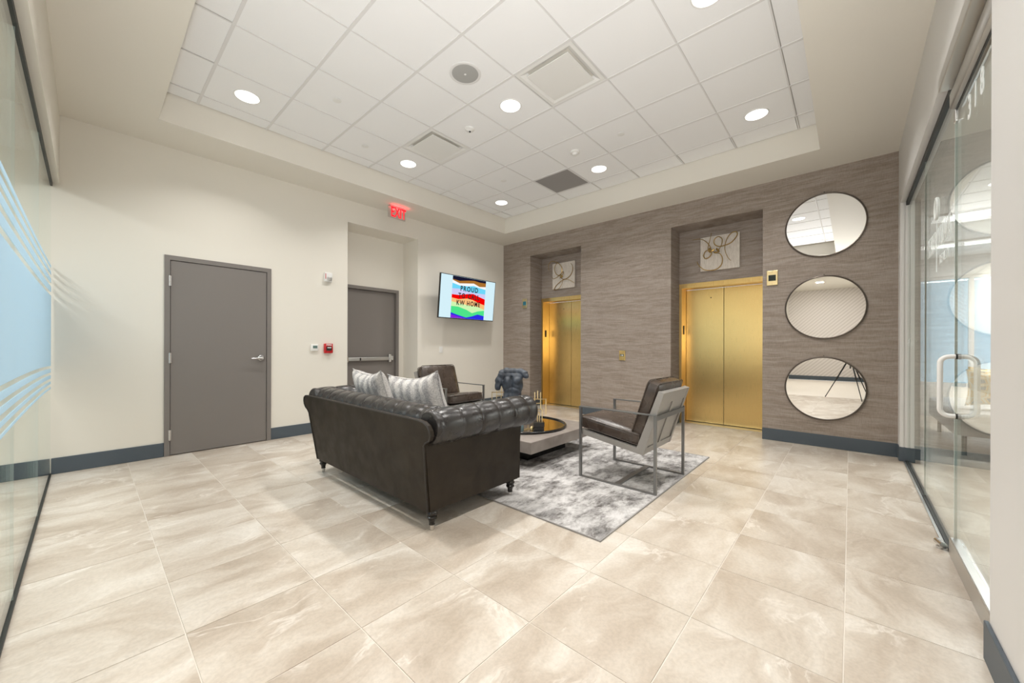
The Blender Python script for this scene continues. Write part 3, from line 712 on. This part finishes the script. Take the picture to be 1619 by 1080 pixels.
U = [0, .2, .45, .62, .8, 1.0]
B_ = [([0]*6, None), ([.08, .10, .06, .04, .06, .06], (.01, .01, .03)), ([.10, .16, .13, .11, .17, .15], (.42, .17, .03)), ([.17, .21, .20, .17, .20, .22], (1, 1, 1)),
      ([.30, .29, .33, .34, .34, .34], (.17, .72, 1)), ([.44, .44, .39, .37, .42, .47], (.66, .64, .95)), ([.52, .54, .50, .52, .58, .62], (.95, .0, .0)),
      ([.61, .63, .66, .67, .68, .74], (1, .55, .22)), ([.72, .72, .78, .85, .79, .76], (.66, .97, .47)), ([.87, .92, .97, .93, .87, .90], (.08, .82, .27)), ([1]*6, (.03, .03, .82))]
PWd, PH = .82, TH-.03
for q in range(1, len(B_)):
    up_, dn_ = B_[q-1][0], B_[q][0]; mb = MB()
    for k in range(5):
        x0, x1 = (U[k]-.5)*PWd, (U[k+1]-.5)*PWd
        Z = lambda v: PH/2-v*PH
        mb.hull8([(x0, -.0025, Z(dn_[k])), (x1, -.0025, Z(dn_[k+1])), (x1, -.0015, Z(dn_[k+1])), (x0, -.0015, Z(dn_[k])),
                  (x0, -.0025, Z(up_[k])+1e-4), (x1, -.0025, Z(up_[k+1])+1e-4), (x1, -.0015, Z(up_[k+1])+1e-4), (x0, -.0015, Z(up_[k])+1e-4)])
    add_local('poster_band', mb, em2('poster_colour_%d' % q, B_[q][1], .95), tv)
mb = MB().prism([(-.41, -.0028, -PH/2), (-.02, -.0028, -PH/2), (-.41, -.0028, -PH/2+.06)], (0, .0005, 0)); add_local('poster_band', mb, em2('poster_purple', (.25, .02, .75), .95), tv)
M['ink'] = mat('screen_ink', (.01, .01, .015), .5)
for txt, z, s, wd_ in (('PROUD', .165, .125, .43), ('TO CALL', .035, .125, .52), ('KW HOME', -.095, .125, .58)):
    bm = text_bm(txt, s, .0004, 'CENTER', 1.0, .0035, 1.28)
    xa, xb = min(v_.co.x for v_ in bm.verts), max(v_.co.x for v_ in bm.verts)
    for v_ in bm.verts: v_.co.x = (v_.co.x-(xa+xb)/2)*wd_/(xb-xa)
    bmesh.ops.transform(bm, matrix=basis((0, -.0032, z), (1, 0, 0), (0, 0, 1), (0, -1, 0)), verts=bm.verts); add_local('lettering', bm, 'ink', tv)
tv.location = (4.735, 5.243, 2.09); tv.rotation_euler = (math.radians(5.5), 0, 0); tv['label'] = 'wall-mounted television showing a rainbow striped poster'
mb = MB().box((-.2, .07, -.2), (.2, .085, .2)).box((-.16, .07, -.03), (-.12, .24, .03)).box((.12, .07, -.03), (.16, .24, .03)); add_local('mount_arm', mb, 'black', tv)

# ------------------------------------------------------------------ round mirrors
for z, pos in ((2.684, 'top'), (1.690, 'middle'), (.709, 'bottom')):
    s_ = thing('round_mirror', pos+' one of three round mirrors in thin bronze frames on the taupe wall', 'mirror', (XB, .237, z), 'round mirrors')
    obj('mirror_glass', MB().lathe((XB, .237, z), (-1, 0, 0), [(.002, .372), (.012, .372)], 96), 'mirror', s_)
    obj('mirror_frame', MB().tube([(XB-.013, .237+.376*cos(a), z+.376*sin(a)) for a in [2*pi*k/96 for k in range(96)]], .008, 8, True), 'mirror_rim', s_, True)
    obj('hanger', MB().cyl((XB-.006, .237, z+.395), (XB-.016, .237, z+.395), .006, seg=10), 'mirror_rim', s_)

# ------------------------------------------------------------------ artworks above the elevators
def art(y, z, label, curves, knot):
    s_ = thing('wall_art', label, 'artwork', (6.36, y, z), 'canvases above the elevators')
    obj('canvas', MB().box((6.318, y-.262, z-.258), (6.36, y+.262, z+.258), .003), 'canvas', s_)
    for c in curves:
        pts = []
        for i in range(len(c)-1):           # Catmull-Rom
            p0, p1, p2, p3 = c[max(i-1, 0)], c[i], c[i+1], c[min(i+2, len(c)-1)]
            for k in range(8):
                t_ = k/8
                f = [.5*((2*p1[a])+(-p0[a]+p2[a])*t_+(2*p0[a]-5*p1[a]+4*p2[a]-p3[a])*t_**2+(-p0[a]+3*p1[a]-3*p2[a]+p3[a])*t_**3) for a in (0, 1)]
                pts.append(f)
        pts.append(list(c[-1][:2])); n = len(pts)
        P3 = [(6.292-.02*sin(i/n*9), y-(p[0]-.5)*.524, z+(.5-p[1])*.516) for i, p in enumerate(pts)]
        obj('metal_ribbon', MB().tube(P3, [.0035+.004*sin(pi*i/(n-1)) for i in range(n)], 8), 'antique', s_, True)
    mb = MB()
    for (u, v, ang, l) in knot:
        cx, cz = y-(u-.5)*.524, z+(.5-v)*.516; dx, dz = cos(ang)*l, sin(ang)*l
        mb.tube([(6.296, cx-dx, cz-dz), (6.290, cx, cz), (6.296, cx+dx, cz+dz)], [.010, .016, .010], 6)
    obj('metal_knot', mb, 'antique', s_, True)
art(1.452, 2.622, 'cream canvas with looping gold ribbons above the near elevator',
    [[(-.2, .03), (.0, .04), (.17, .15), (.28, .32), (.31, .50), (.25, .60), (.14, .63), (.09, .54), (.14, .43), (.22, .40), (.23, .30), (.28, .10), (.31, -.08)],
     [(.32, .42), (.42, .52), (.50, .45), (.58, .28), (.58, .14), (.48, .06), (.38, .13), (.38, .25), (.48, .33), (.62, .33), (.80, .27), (.93, .12), (.94, .02), (.85, .0), (.74, .10), (.67, .28), (.66, .48), (.72, .68), (.80, .80)],
     [(.42, .52), (.52, .55), (.59, .68), (.57, .85), (.45, .97), (.27, 1.0), (.10, .95), (-.03, .80), (-.07, .70)]],
    [(.25, .40, 1.9, .03), (.32, .44, -.5, .04), (.42, .50, .2, .03), (.47, .44, 1.0, .035)])
art(4.22, 2.622, 'cream canvas with dark gold loops above the far elevator',
    [[(-.12, .25), (-.14, .05), (-.02, -.08), (.15, -.06), (.35, .05), (.45, .22), (.42, .40), (.34, .48), (.20, .42), (.14, .25), (.20, .08), (.32, .02), (.42, .12)],
     [(.02, .50), (.10, .60), (.25, .56), (.40, .44), (.50, .36), (.52, .46), (.44, .56), (.38, .62)],
     [(.85, .10), (.95, .20), (.94, .38), (.80, .56), (.60, .66), (.46, .62), (.38, .50)],
     [(1.02, .86), (.85, .74), (.65, .68), (.45, .72), (.22, .84), (.10, .98), (.14, 1.03), (.35, 1.0), (.48, .86), (.55, .68)]],
    [(.42, .50, .8, .03), (.46, .56, -.6, .03)])

# ------------------------------------------------------------------ rug
rg = thing('area_rug', 'distressed grey and white area rug under the coffee table', 'rug', (3.33, 2.66, 0))
obj('pile', MB().box((2.125, 1.145, .0006), (4.535, 4.17, .009), .002), 'rug', rg)
obj('binding', MB().frame(2, .0006, 2.116, 4.544, 1.136, 4.179, .008, .009), 'rug_edge', rg)
RZ = .0092

# ------------------------------------------------------------------ sofa (faces +x)
YM, SXB = 2.885, 1.47
sofa = thing('chesterfield_sofa', 'dark grey leather chesterfield sofa seen from behind', 'sofa', (1.9, YM, 0))
def bx(z): return SXB-.085*(z-.13)/.6
half = [(.872, .13), (.885, .30), (.905, .50), (.912, .575), (.935, .60), (.975, .62), (.995, .65), (.993, .685), (.975, .715), (.94, .733), (.88, .74)]
pts = [(bx(z), YM-h, z) for h, z in half]+[(bx(z), YM+h, z) for h, z in half[::-1]]
obj('back_panel', MB().prism(pts, (.03, 0, 0)), 'sofa_outer', sofa)
edge = [(bx(z)-.002, YM-h, z) for h, z in half]+[(bx(z)-.002, YM+h, z) for h, z in half[::-1]]
obj('piping', MB().tube(edge, .0055, 6), 'piping', sofa, True)
ARM_O = {}
for s, nm in ((-1, 'near'), (1, 'far')):
    y0, y1 = YM+s*.880, YM+s*.915
    p = [(1.485, y0, .13), (2.345, y0, .13), (2.345, y0-s*.20, .13), (1.485, y0-s*.20, .13), (1.418, y1, .60), (2.352, y1, .60), (2.352, y1-s*.20, .60), (1.418, y1-s*.20, .60)]
    obj('arm_panel', MB().hull8(p), 'sofa_outer', sofa)
obj('front_rail', MB().box((1.52, YM-.70, .13), (2.33, YM+.70, .30), .01), 'sofa_outer', sofa)
def tufted(origin, sdir, odir, length, R, d, drop, s0=0, amp=.016, taper=0.0):
    """roll with its axis along sdir; odir points outward; returns MB and button points"""
    o = Vector(origin); sd = Vector(sdir); od = Vector(odir); z = Vector((0, 0, 1))
    ns = int(length/.011); mb = MB(); grid = []; arc = []
    a = -115.0
    while a <= 180: arc.append(('a', math.radians(a))); a += 7.5
    k = .0
    while k < drop: k += .016; arc.append(('l', k))
    L0 = R*math.radians(112)
    for i in range(ns+1):
        s = length*i/ns; row = []
        end = min(1, min(s, length-s)/.035); ef = math.sqrt(1-(1-end)**2)*.16+.84
        for kind, q in arc:
            if kind == 'a': L = R*q; n = od*cos(q)+z*sin(q); base = n*R*(1+taper*s)
            else: L = R*pi+q; n = -od; base = -od*(R*(1+taper*s)+.25*q*.3)-z*q
            v = (L-L0)/.115; u = (s-s0)/d
            if v < 0: h = abs(sin(pi*u))**(.22 if v < -.4 else .22+.22*(v+.4)/.4)
            else: h = (abs(sin(pi*(u+v/2)))*abs(sin(pi*(u-v/2))))**.22
            if v > .3 or v < -.3: pass
            p = o+sd*s+base*(ef if kind == 'a' else 1)+n*(amp*(h-.75))
            row.append(mb.bm.verts.new(p))
        grid.append(row)
    for A, B in zip(grid, grid[1:]):
        for k in range(len(A)-1): mb.bm.faces.new((A[k], A[k+1], B[k+1], B[k]))
    mb.bm.faces.new(grid[0]); mb.bm.faces.new(grid[-1][::-1])
    bp = []
    q = L0/R
    for n_ in range(-1, int(length/d)+2):
        s = s0+n_*d
        if .03 < s < length-.03: bp.append(o+sd*s+(od*cos(q)+z*sin(q))*(R*(1+taper*s)-amp*.55))
        s += d/2; L = L0+.115
        if .03 < s < length-.03:
            q2 = L/R
            if q2 < pi: bp.append(o+sd*s+(od*cos(q2)+z*sin(q2))*(R*(1+taper*s)-amp*.55))
            else: bp.append(o+sd*s-od*(R-amp*.5)-z*(L-R*pi))
    return mb, bp
mb, bp1 = tufted((1.553, YM-.86, .692), (0, 1, 0), (-1, 0, 0), 1.72, .112, .155, .27, .07)
obj('back_roll', mb, 'sofa_roll', sofa, True)
allb = list(bp1)
for s in (-1, 1):
    mb, bp2 = tufted((1.438, YM+s*.915, .688), (1, 0, 0), (0, s, 0), .99, .112, .168, .27, .217, .017, .06)
    obj('arm_roll', mb, 'sofa_roll', sofa, True); allb += bp2
    mb = MB(); pts = []
    for a in range(-110, 190, 12): pts.append((2.35, YM+s*(.915+.105*cos(math.radians(a))), .688+.105*sin(math.radians(a))))
    pts += [(2.35, YM+s*.78, .30), (2.35, YM+s*.70, .13), (2.35, YM+s*.875, .13)]
    obj('arm_front', MB().prism(pts, (.03, 0, 0)), 'sofa_outer', sofa)
bme = finish(MB().sphere((0, 0, 0), .011, 1, 1, 1, 10).bm, 'tufting_button', True); bme.materials.append(M['sofa_roll'])
for p in allb: share('tufting_button', bme, sofa, p)
for k in range(2):
    yc = YM+(-.395 if k == 0 else .395)
    obj('seat_cushion', xform(rounded_box(.70, .785, .17, .04, .025), Matrix.Translation((2.02, yc, .375))), 'sofa_roll', sofa, True)
lp_ = [(0, .030), (.012, .031), (.018, .036), (.028, .036), (.034, .030), (.042, .028), (.048, .033), (.056, .033), (.062, .026), (.075, .021), (.088, .018), (.094, .020), (.098, .020)]
for x, y in ((1.515, 2.03), (1.515, 3.735), (2.285, 2.03), (2.285, 3.735)):
    z0 = RZ if x > 2 else 0
    lg = obj('leg', MB().lathe((x, y, .135), (0, 0, -1), [(h*1.0, r) for h, r in lp_], 24), 'leg_black', sofa, True)
    obj('ferrule', MB().lathe((x, y, z0), (0, 0, 1), [(0, .011), (.004, .013), (.037-z0*.0, .014)], 20), 'nickel', lg, True)

# ------------------------------------------------------------------ throw pillows
def pillow(name, label, top_l, top_r, upv, size_v, thick, m_, grp, pinch=.16):
    a, c = Vector(top_l), Vector(top_r); w_ = (a-c).length; ux = (c-a).normalized()
    uv = Vector(upv); uv = (uv-ux*uv.dot(ux)).normalized(); n_ = ux.cross(uv)
    cen = (a+c)/2-uv*size_v/2
    bm = bmesh.new(); N = 26; top = {}; bot = {}
    for i in range(N+1):
        for j in range(N+1):
            u, v = -1+2*i/N, -1+2*j/N
            x = u*(1-pinch*.6*(1-v*v))*w_/2; y = v*(1-pinch*(1-u*u))*size_v/2
            f = (max(0, 1-u**4)*max(0, 1-v**4))**.5
            t_ = thick/2*f*(1+.05*sin(9*u+3*v)*f)
            edge_ = i in (0, N) or j in (0, N)
            top[i, j] = bm.verts.new((x, y, t_)); bot[i, j] = top[i, j] if edge_ else bm.verts.new((x, y, -t_))
    for i in range(N):
        for j in range(N):
            bm.faces.new((top[i, j], top[i+1, j], top[i+1, j+1], top[i, j+1]))
            f = [bot[i, j], bot[i, j+1], bot[i+1, j+1], bot[i+1, j]]
            if len(set(f)) > 2: bm.faces.new(list(dict.fromkeys(f)))
    o = thing(name, label, 'pillow', (0, 0, 0), grp)
    add_local('cover', bm, m_, o, True)
    pts = []
    for k in range(N+1): pts.append((k, 0))
    P_ = []
    for (i, j) in [(i, 0) for i in range(N)]+[(N, j) for j in range(N)]+[(i, N) for i in range(N, 0, -1)]+[(0, j) for j in range(N, 0, -1)]:
        u, v = -1+2*i/N, -1+2*j/N
        P_.append((u*(1-pinch*.6*(1-v*v))*w_/2, v*(1-pinch*(1-u*u))*size_v/2, 0))
    add_local('seam', MB().tube(P_, .004, 6, True), m_, o, True)
    o.matrix_world = basis(cen, ux, uv, n_); return o
pillow('throw_pillow', 'striped grey and white furry pillow at the left end of the sofa', (1.735, 3.60, .985), (1.75, 3.10, .985), (-.36, 0, .93), .50, .19, 'fur', 'furry pillows on the sofa', .22)
pillow('throw_pillow', 'larger striped grey and white furry pillow leaning near the sofa arm', (1.70, 2.90, .965), (1.81, 2.36, 1.015), (-.33, .05, .94), .53, .20, 'fur', 'furry pillows on the sofa', .22)
pillow('accent_pillow', 'yellow and grey printed pillow lying on the lounge behind the glass door', (6.75, -1.45, .96), (6.72, -.98, .96), (-.1, .1, .8), .42, .14, 'yellow', 'yellow printed pillows')
pillow('accent_pillow', 'second yellow printed pillow leaning behind the first on the pale lounge', (7.35, -1.55, .97), (7.32, -1.08, .97), (-.1, 0, .8), .42, .14, 'yellow', 'yellow printed pillows')

# ------------------------------------------------------------------ coffee table
TX, TY, TZ = (2.845, 4.065), (2.262, 3.48), (.168, .282)
tb_ = thing('coffee_table', 'low square grey stone-look coffee table on a black plinth', 'table', (3.455, 2.87, RZ))
obj('tabletop', MB().box((TX[0], TY[0], TZ[0]), (TX[1], TY[1], TZ[1]), .004), 'stone', tb_)
obj('plinth', MB().box((3.10, 2.51, RZ), (3.81, 3.23, TZ[0])), 'black_wood', tb_)
CX, CY, TR = 3.44, 2.87, .505
tr_ = thing('mirrored_tray', 'round black-rimmed smoked mirror tray on the coffee table', 'tray', (CX, CY, TZ[1]))
obj('mirror_base', MB().cyl((CX, CY, TZ[1]+.0005), (CX, CY, TZ[1]+.012), TR-.01, seg=96), 'tray_mirror', tr_)
obj('rim', MB().tube([(CX+TR*cos(a), CY+TR*sin(a), TZ[1]+.014) for a in [2*pi*k/96 for k in range(96)]], .0135, 10, True), 'black_gloss', tr_, True)
TT = TZ[1]+.0125
# gold frame sculptures
def bar(mb, a, c, t_=.0045):
    a, c = Vector(a), Vector(c); mb.box([min(a[i], c[i])-t_ for i in range(3)], [max(a[i], c[i])+t_ for i in range(3)])
def gold_sculpture(x, y, label, flip=1, yaw=0.0):
    s_ = thing('gold_frame_sculpture', label, 'sculpture', (0, 0, 0), 'gold frame sculptures')
    add_local('base_block', MB().box((-.055, -.055, 0), (.055, .055, .052), .002), 'marble', s_)
    add_local('base_block', MB().box((-.058, -.058, .056), (.058, .058, .105), .002), 'marble', s_)
    add_local('base_block', MB().box((-.05, -.05, .052), (.05, .05, .056)), 'black', s_)
    mb = MB(); f = flip
    def rect(x0, x1, z0, z1, y_, top=True, bottom=False):
        bar(mb, (f*x0, y_, z0), (f*x0, y_, z1)); bar(mb, (f*x1, y_, z0), (f*x1, y_, z1))
        if top: bar(mb, (f*x0, y_, z1), (f*x1, y_, z1))
        if bottom: bar(mb, (f*x0, y_, z0), (f*x1, y_, z0))
    rect(-.012, .037, .10, .235, 0)
    rect(-.012, .010, .10, .20, .01)
    add_local('lower_frame', mb, 'brass', s_)
    mb = MB(); rect(-.035, .022, .235, .30, 0, True, True); bar(mb, (-.012*f, 0, .235), (.0, 0, .235)); add_local('middle_frame', mb, 'brass', s_)
    mb = MB(); rect(-.085, .078, .345, .345, .0); bar(mb, (-.085*f, 0, .25), (-.085*f, 0, .345)); bar(mb, (.078*f, 0, .185), (.078*f, 0, .345)); bar(mb, (-.085*f, 0, .345), (.078*f, 0, .345)); add_local('large_frame', mb, 'brass', s_)
    mb = MB(); bar(mb, (-.042*f, 0, .30), (-.042*f, 0, .415)); bar(mb, (.020*f, 0, .30), (.020*f, 0, .415)); bar(mb, (-.042*f, 0, .30), (.020*f, 0, .30)); bar(mb, (-.01*f, .012, .345), (-.01*f, .012, .43)); add_local('upper_frame', mb, 'brass', s_)
    s_.location = (x, y, TT); s_.rotation_euler = (0, 0, yaw)
    return s_
gold_sculpture(3.255, 2.485, 'gold wire frame sculpture on black blocks at the near edge of the round tray', 1, YAW-pi/2)
gold_sculpture(3.40, 3.22, 'gold wire frame sculpture behind the torso on the round tray', -1, YAW-pi/2)
bl = tag(obj('gold_ball', MB().sphere((3.255, 2.575, TT+.021), .021, seg=24), 'brass', None, True, at=(3.255, 2.575, TT)), 'small gold ball on the tray beside the black blocks', 'ornament')
cr = thing('crystal_ornament', 'pale blue crystal block with a gold ball on a rod', 'ornament', (3.09, 2.62, TT))
obj('crystal_block', MB().box((3.045, 2.585, TT), (3.135, 2.655, TT+.075), .012), 'crystal', cr, True)
obj('rod', MB().cyl((3.29, 2.66, TT), (3.29, 2.66, .60), .003, seg=8), 'brass', cr)
obj('rod_link', MB().box((3.12, 2.612, TT), (3.295, 2.665, TT+.004)), 'brass', cr)
obj('finial', MB().sphere((3.29, 2.66, .60), .022, seg=20), 'brass', cr, True)

# torso sculpture
def torso():
    E_ = [(0, 0, .10, .105, .074, .14), (0, 0, .25, .106, .072, .14), (0, 0, .38, .112, .076, .13), (0, -.004, .48, .118, .068, .085),
          (-.058, 0, .20, .052, .060, .20), (.062, 0, .20, .050, .060, .22), (-.058, 0, .40, .058, .062, .12), (.062, 0, .42, .054, .062, .12),
          (-.052, .044, .445, .050, .036, .048), (.052, .044, .445, .050, .036, .048), (0, -.01, .545, .10, .052, .038), (-.070, -.01, .550, .050, .048, .040), (.085, -.01, .548, .055, .048, .036),
          (-.122, 0, .510, .050, .050, .060), (-.152, .01, .440, .047, .046, .062), (-.166, .02, .385, .038, .040, .052),
          (.128, 0, .522, .045, .045, .040), (.156, .012, .498, .030, .036, .030), (0, .03, .20, .05, .05, .09)]
    mb = MB()
    for x, y, z, a, b_, c in E_: mb.sphere((-x, y, z), 1, a, b_, c, 20)
    me = finish(mb.bm, 'body', False); o = bpy.data.objects.new('tmp', me); C.objects.link(o)
    md = o.modifiers.new('r', 'REMESH'); md.mode = 'VOXEL'; md.voxel_size = .007
    sm_ = o.modifiers.new('s', 'SMOOTH'); sm_.iterations = 8; sm_.factor = .6
    dg = bpy.context.evaluated_depsgraph_get(); me2 = bpy.data.meshes.new_from_object(o.evaluated_get(dg)); bpy.data.objects.remove(o)
    for v in me2.vertices:          # drapery-like folds across the carved surface
        x, y, z = v.co
        k = .0035*sin(46*z+28*x)+.003*sin(80*x-20*z)
        if y > 0 and z > .2: k -= .016*math.exp(-((x-.012)/.016)**2)*min(1, (z-.2)*8)*(1 if z < .5 else 0)+.010*math.exp(-((z-.385+.4*abs(x))/.014)**2)
        if .50 < z < .56: k -= .006*math.exp(-((z-.53)/.006)**2)
        nn = Vector((x, y, 0))
        if nn.length > 1e-4: v.co += nn.normalized()*k
    me2.polygons.foreach_set('use_smooth', [True]*len(me2.polygons)); me2.materials.clear(); me2.materials.append(M['torso'])
    o = bpy.data.objects.new('torso_statue', me2); C.objects.link(o); return o
ts = torso(); ts.location = (3.35, 2.94, TT+.0375); ts.rotation_euler = (0, 0, YAW-pi/2+pi-.25); ts.scale = (1.04, 1.04, 1.06)
tag(ts, 'slate blue headless torso statue on the coffee table', 'statue')
ts.rotation_euler = (0, 0, YAW-pi/2-.15+pi); ORG[ts] = Vector((0, 0, 0))
bs_ = MB().box((-.085, -.07, -.034), (.085, .07, .0), .004)
add_local('pedestal', bs_, 'torso', ts)

# ------------------------------------------------------------------ armchairs (local: width x, front +y)
def armchair(label):
    A = thing('armchair', label, 'chair', (0, 0, 0), 'metal framed armchairs')
    hw, hd, H, t_ = .352, .355, .637, .011
    for s in (-1, 1):
        x = s*(hw-.011)
        mb = MB(); mb.box((x-.011, hd-.022, 0), (x+.011, hd, H)); mb_ = add_local('leg', mb, 'steel_grey', A)
        add_local('leg', MB().box((x-.011, -hd, 0), (x+.011, -hd+.022, H)), 'steel_grey', A)
        add_local('armrest', MB().box((x-.016, -hd, H), (x+.016, hd, H+.010), .001), 'steel_grey', A)
        add_local('floor_rail', MB().box((x-.011, -hd+.022, 0), (x+.011, hd-.022, .012)), 'steel_grey', A)
    add_local('back_rail', MB().box((-hw+.004, -hd-.0, H-.040), (hw-.004, -hd+.011, H-.001)), 'steel_grey', A)
    add_local('stretcher', MB().box((-hw+.022, -.032, .0), (hw-.022, .012, .012)), 'steel_grey', A)
    # seat pan and raked back frame
    F, R_, T_ = (hd-.01, .385), (-.235, .295), (-.405, .822)   # (y,z) front, rear low corner, top
    th = .045
    def board(x0, x1):
        mb = MB()
        du = Vector((R_[0]-F[0], R_[1]-F[1])).normalized(); nu = Vector((-du.y, du.x))*-1
        if nu.y < 0: nu = -nu
        dv = Vector((T_[0]-R_[0], T_[1]-R_[1])).normalized(); nv = Vector((dv.y, -dv.x))
        out = [F, R_, T_]
        inn = [(F[0]+nu.x*th, F[1]+nu.y*th), (R_[0]+nv.x*th+.01, R_[1]+nu.y*th+.012), (T_[0]+nv.x*th, T_[1]+nv.y*th)]
        a, c_ = out, inn
        for p, q in ((0, 1), (1, 2)):
            mb.hull8([(x0, *a[p]), (x1, *a[p]), (x1, *a[q]), (x0, *a[q]), (x0, *c_[p]), (x1, *c_[p]), (x1, *c_[q]), (x0, *c_[q])])
        return mb
    for s in (-1, 1):
        x1 = s*.325; x0 = s*.285
        add_local('side_board', board(min(x0, x1), max(x0, x1)), 'frame_grey', A)
    dv = Vector((0, T_[0]-R_[0], T_[1]-R_[1])); L = dv.length; dv.normalize(); nv = Vector((0, dv.z, -dv.y))
    bm_ = basis((0, R_[0], R_[1]), (1, 0, 0), dv, nv)           # x width, y along the back, z = forward
    def bk(name, a, c_, z0=.002, z1=.04): add_local(name, xform(MB().box((a[0], a[1], z0), (c_[0], c_[1], z1)), bm_), 'frame_grey', A)
    bk('top_rail', (-.285, L-.10), (.285, L)); bk('bottom_rail', (-.285, 0), (.285, .06)); bk('centre_stile', (-.022, .06), (.022, L-.10))
    bk('back_panel', (-.285, .06), (-.022, L-.10), .012, .03); bk('back_panel', (.022, .06), (.285, L-.10), .012, .03)
    du = Vector((0, F[0]-R_[0], F[1]-R_[1])); LS = du.length; du.normalize(); nu = Vector((0, -du.z, du.y))
    sm_ = basis((0, R_[0], R_[1]), (1, 0, 0), du, nu)
    add_local('seat_pan', xform(MB().box((-.285, .03, .008), (.285, LS, .03)), sm_), 'frame_grey', A)
    # cushions
    sc_ = add_local('seat_cushion', xform(rounded_box(.60, .585, .125, .035, .022), sm_ @ Matrix.Translation((0, .345, .108))), 'chair_leather', A, True)
    for z in (.042, -.042):
        add_local('piping', xform(MB().tube(loop_rr(.612, .597, .045, z), .0045, 6, True), sm_ @ Matrix.Translation((0, .345, .108))), 'chair_leather', sc_, True)
    bc = add_local('back_cushion', xform(rounded_box(.60, .47, .125, .035, .018), bm_ @ Matrix.Translation((0, .365, .112))), 'chair_leather', A, True)
    for z in (.042, -.042):
        add_local('piping', xform(MB().tube(loop_rr(.612, .482, .045, z), .0045, 6, True), bm_ @ Matrix.Translation((0, .365, .112))), 'chair_leather', bc, True)
    return A
def copy_tree(o, parent=None):
    c = o.copy(); C.objects.link(c); c.parent = parent
    for ch in list(o.children): copy_tree(ch, c)
    return c
ch1 = armchair('brown leather armchair with grey metal frame, its back towards the camera')
ch1.location = (3.405, 1.506, RZ)
ch2 = copy_tree(ch1); ch2.location = (3.47, 4.245, 0.0); ch2.rotation_euler = (0, 0, pi); ch2.location.z = RZ
ch2['label'] = 'brown leather armchair beyond the sofa, facing the camera'

# ------------------------------------------------------------------ camera tripod (seen only in the bottom mirror)
tp = thing('camera_tripod', 'black photo tripod seen only as a reflection in the bottom round mirror', 'tripod', (-.02, 0, 0))
obj('centre_column', MB().cyl((-.03, 0, .72), (-.03, 0, 1.10), .014, seg=12), 'black', tp)
for a in (math.radians(100), math.radians(225), math.radians(335)):
    f = (-.03+.46*cos(a), .46*sin(a) if a < 3 else max(-.34, .46*sin(a)), 0)
    k = Vector((-.03, 0, 1.0)); g = Vector(f); mid = k.lerp(g, .5)
    lg = obj('leg', MB().tube([k, mid, mid, g+Vector((0, 0, .012))], [.016, .014, .010, .008], 10), 'black', tp)
    obj('leg_lock', MB().tube([k.lerp(g, .48), k.lerp(g, .53)], .02, 10), 'black', lg)
fh = thing('added_fill_unit', 'unseen flash behind the camera aimed at the ceiling', 'fill', (-.13, 0, 1.10))  # unit added out of view to carry the ceiling fill light
obj('bracket', MB().box((-.15, -.012, 1.103), (-.02, .012, 1.112)), 'black', fh)
obj('body', MB().box((-.165, -.035, 1.105), (-.115, .035, 1.22), .006), 'black', fh)
fd = Vector((.74, .60, .74)).normalized(); fz = Vector((-.14, 0, 1.25)); fx = fd.orthogonal().normalized(); fy = fd.cross(fx)
obj('fill_head', xform(MB().box((-.035, -.025, -.03), (.035, .025, .03), .005), basis(fz, fx, fy, fd)), 'black', fh)
obj('fill_window', xform(MB().box((-.032, -.022, .03), (.032, .022, .032)), basis(fz, fx, fy, fd)), emis('fill_window', (1, .98, .95), 4), fh)  # glowing face of the added fill unit
ld = bpy.data.lights.new('added_fill_lamp', 'SPOT'); ld.energy = FILL_W; ld.color = (1, .99, .985); ld.spot_size = math.radians(118); ld.spot_blend = 1.0; ld.shadow_soft_size = .10  # added spot that lifts the ceiling brightness from below
lo = bpy.data.objects.new('added_fill_lamp', ld); C.objects.link(lo); lo.parent = fh
lo.matrix_parent_inverse = Matrix.Translation(-Vector((-.13, 0, 1.10))); lo.matrix_basis = basis(fz+fd*.14, fx, -fy, -fd)
bpy.context.view_layer.update()
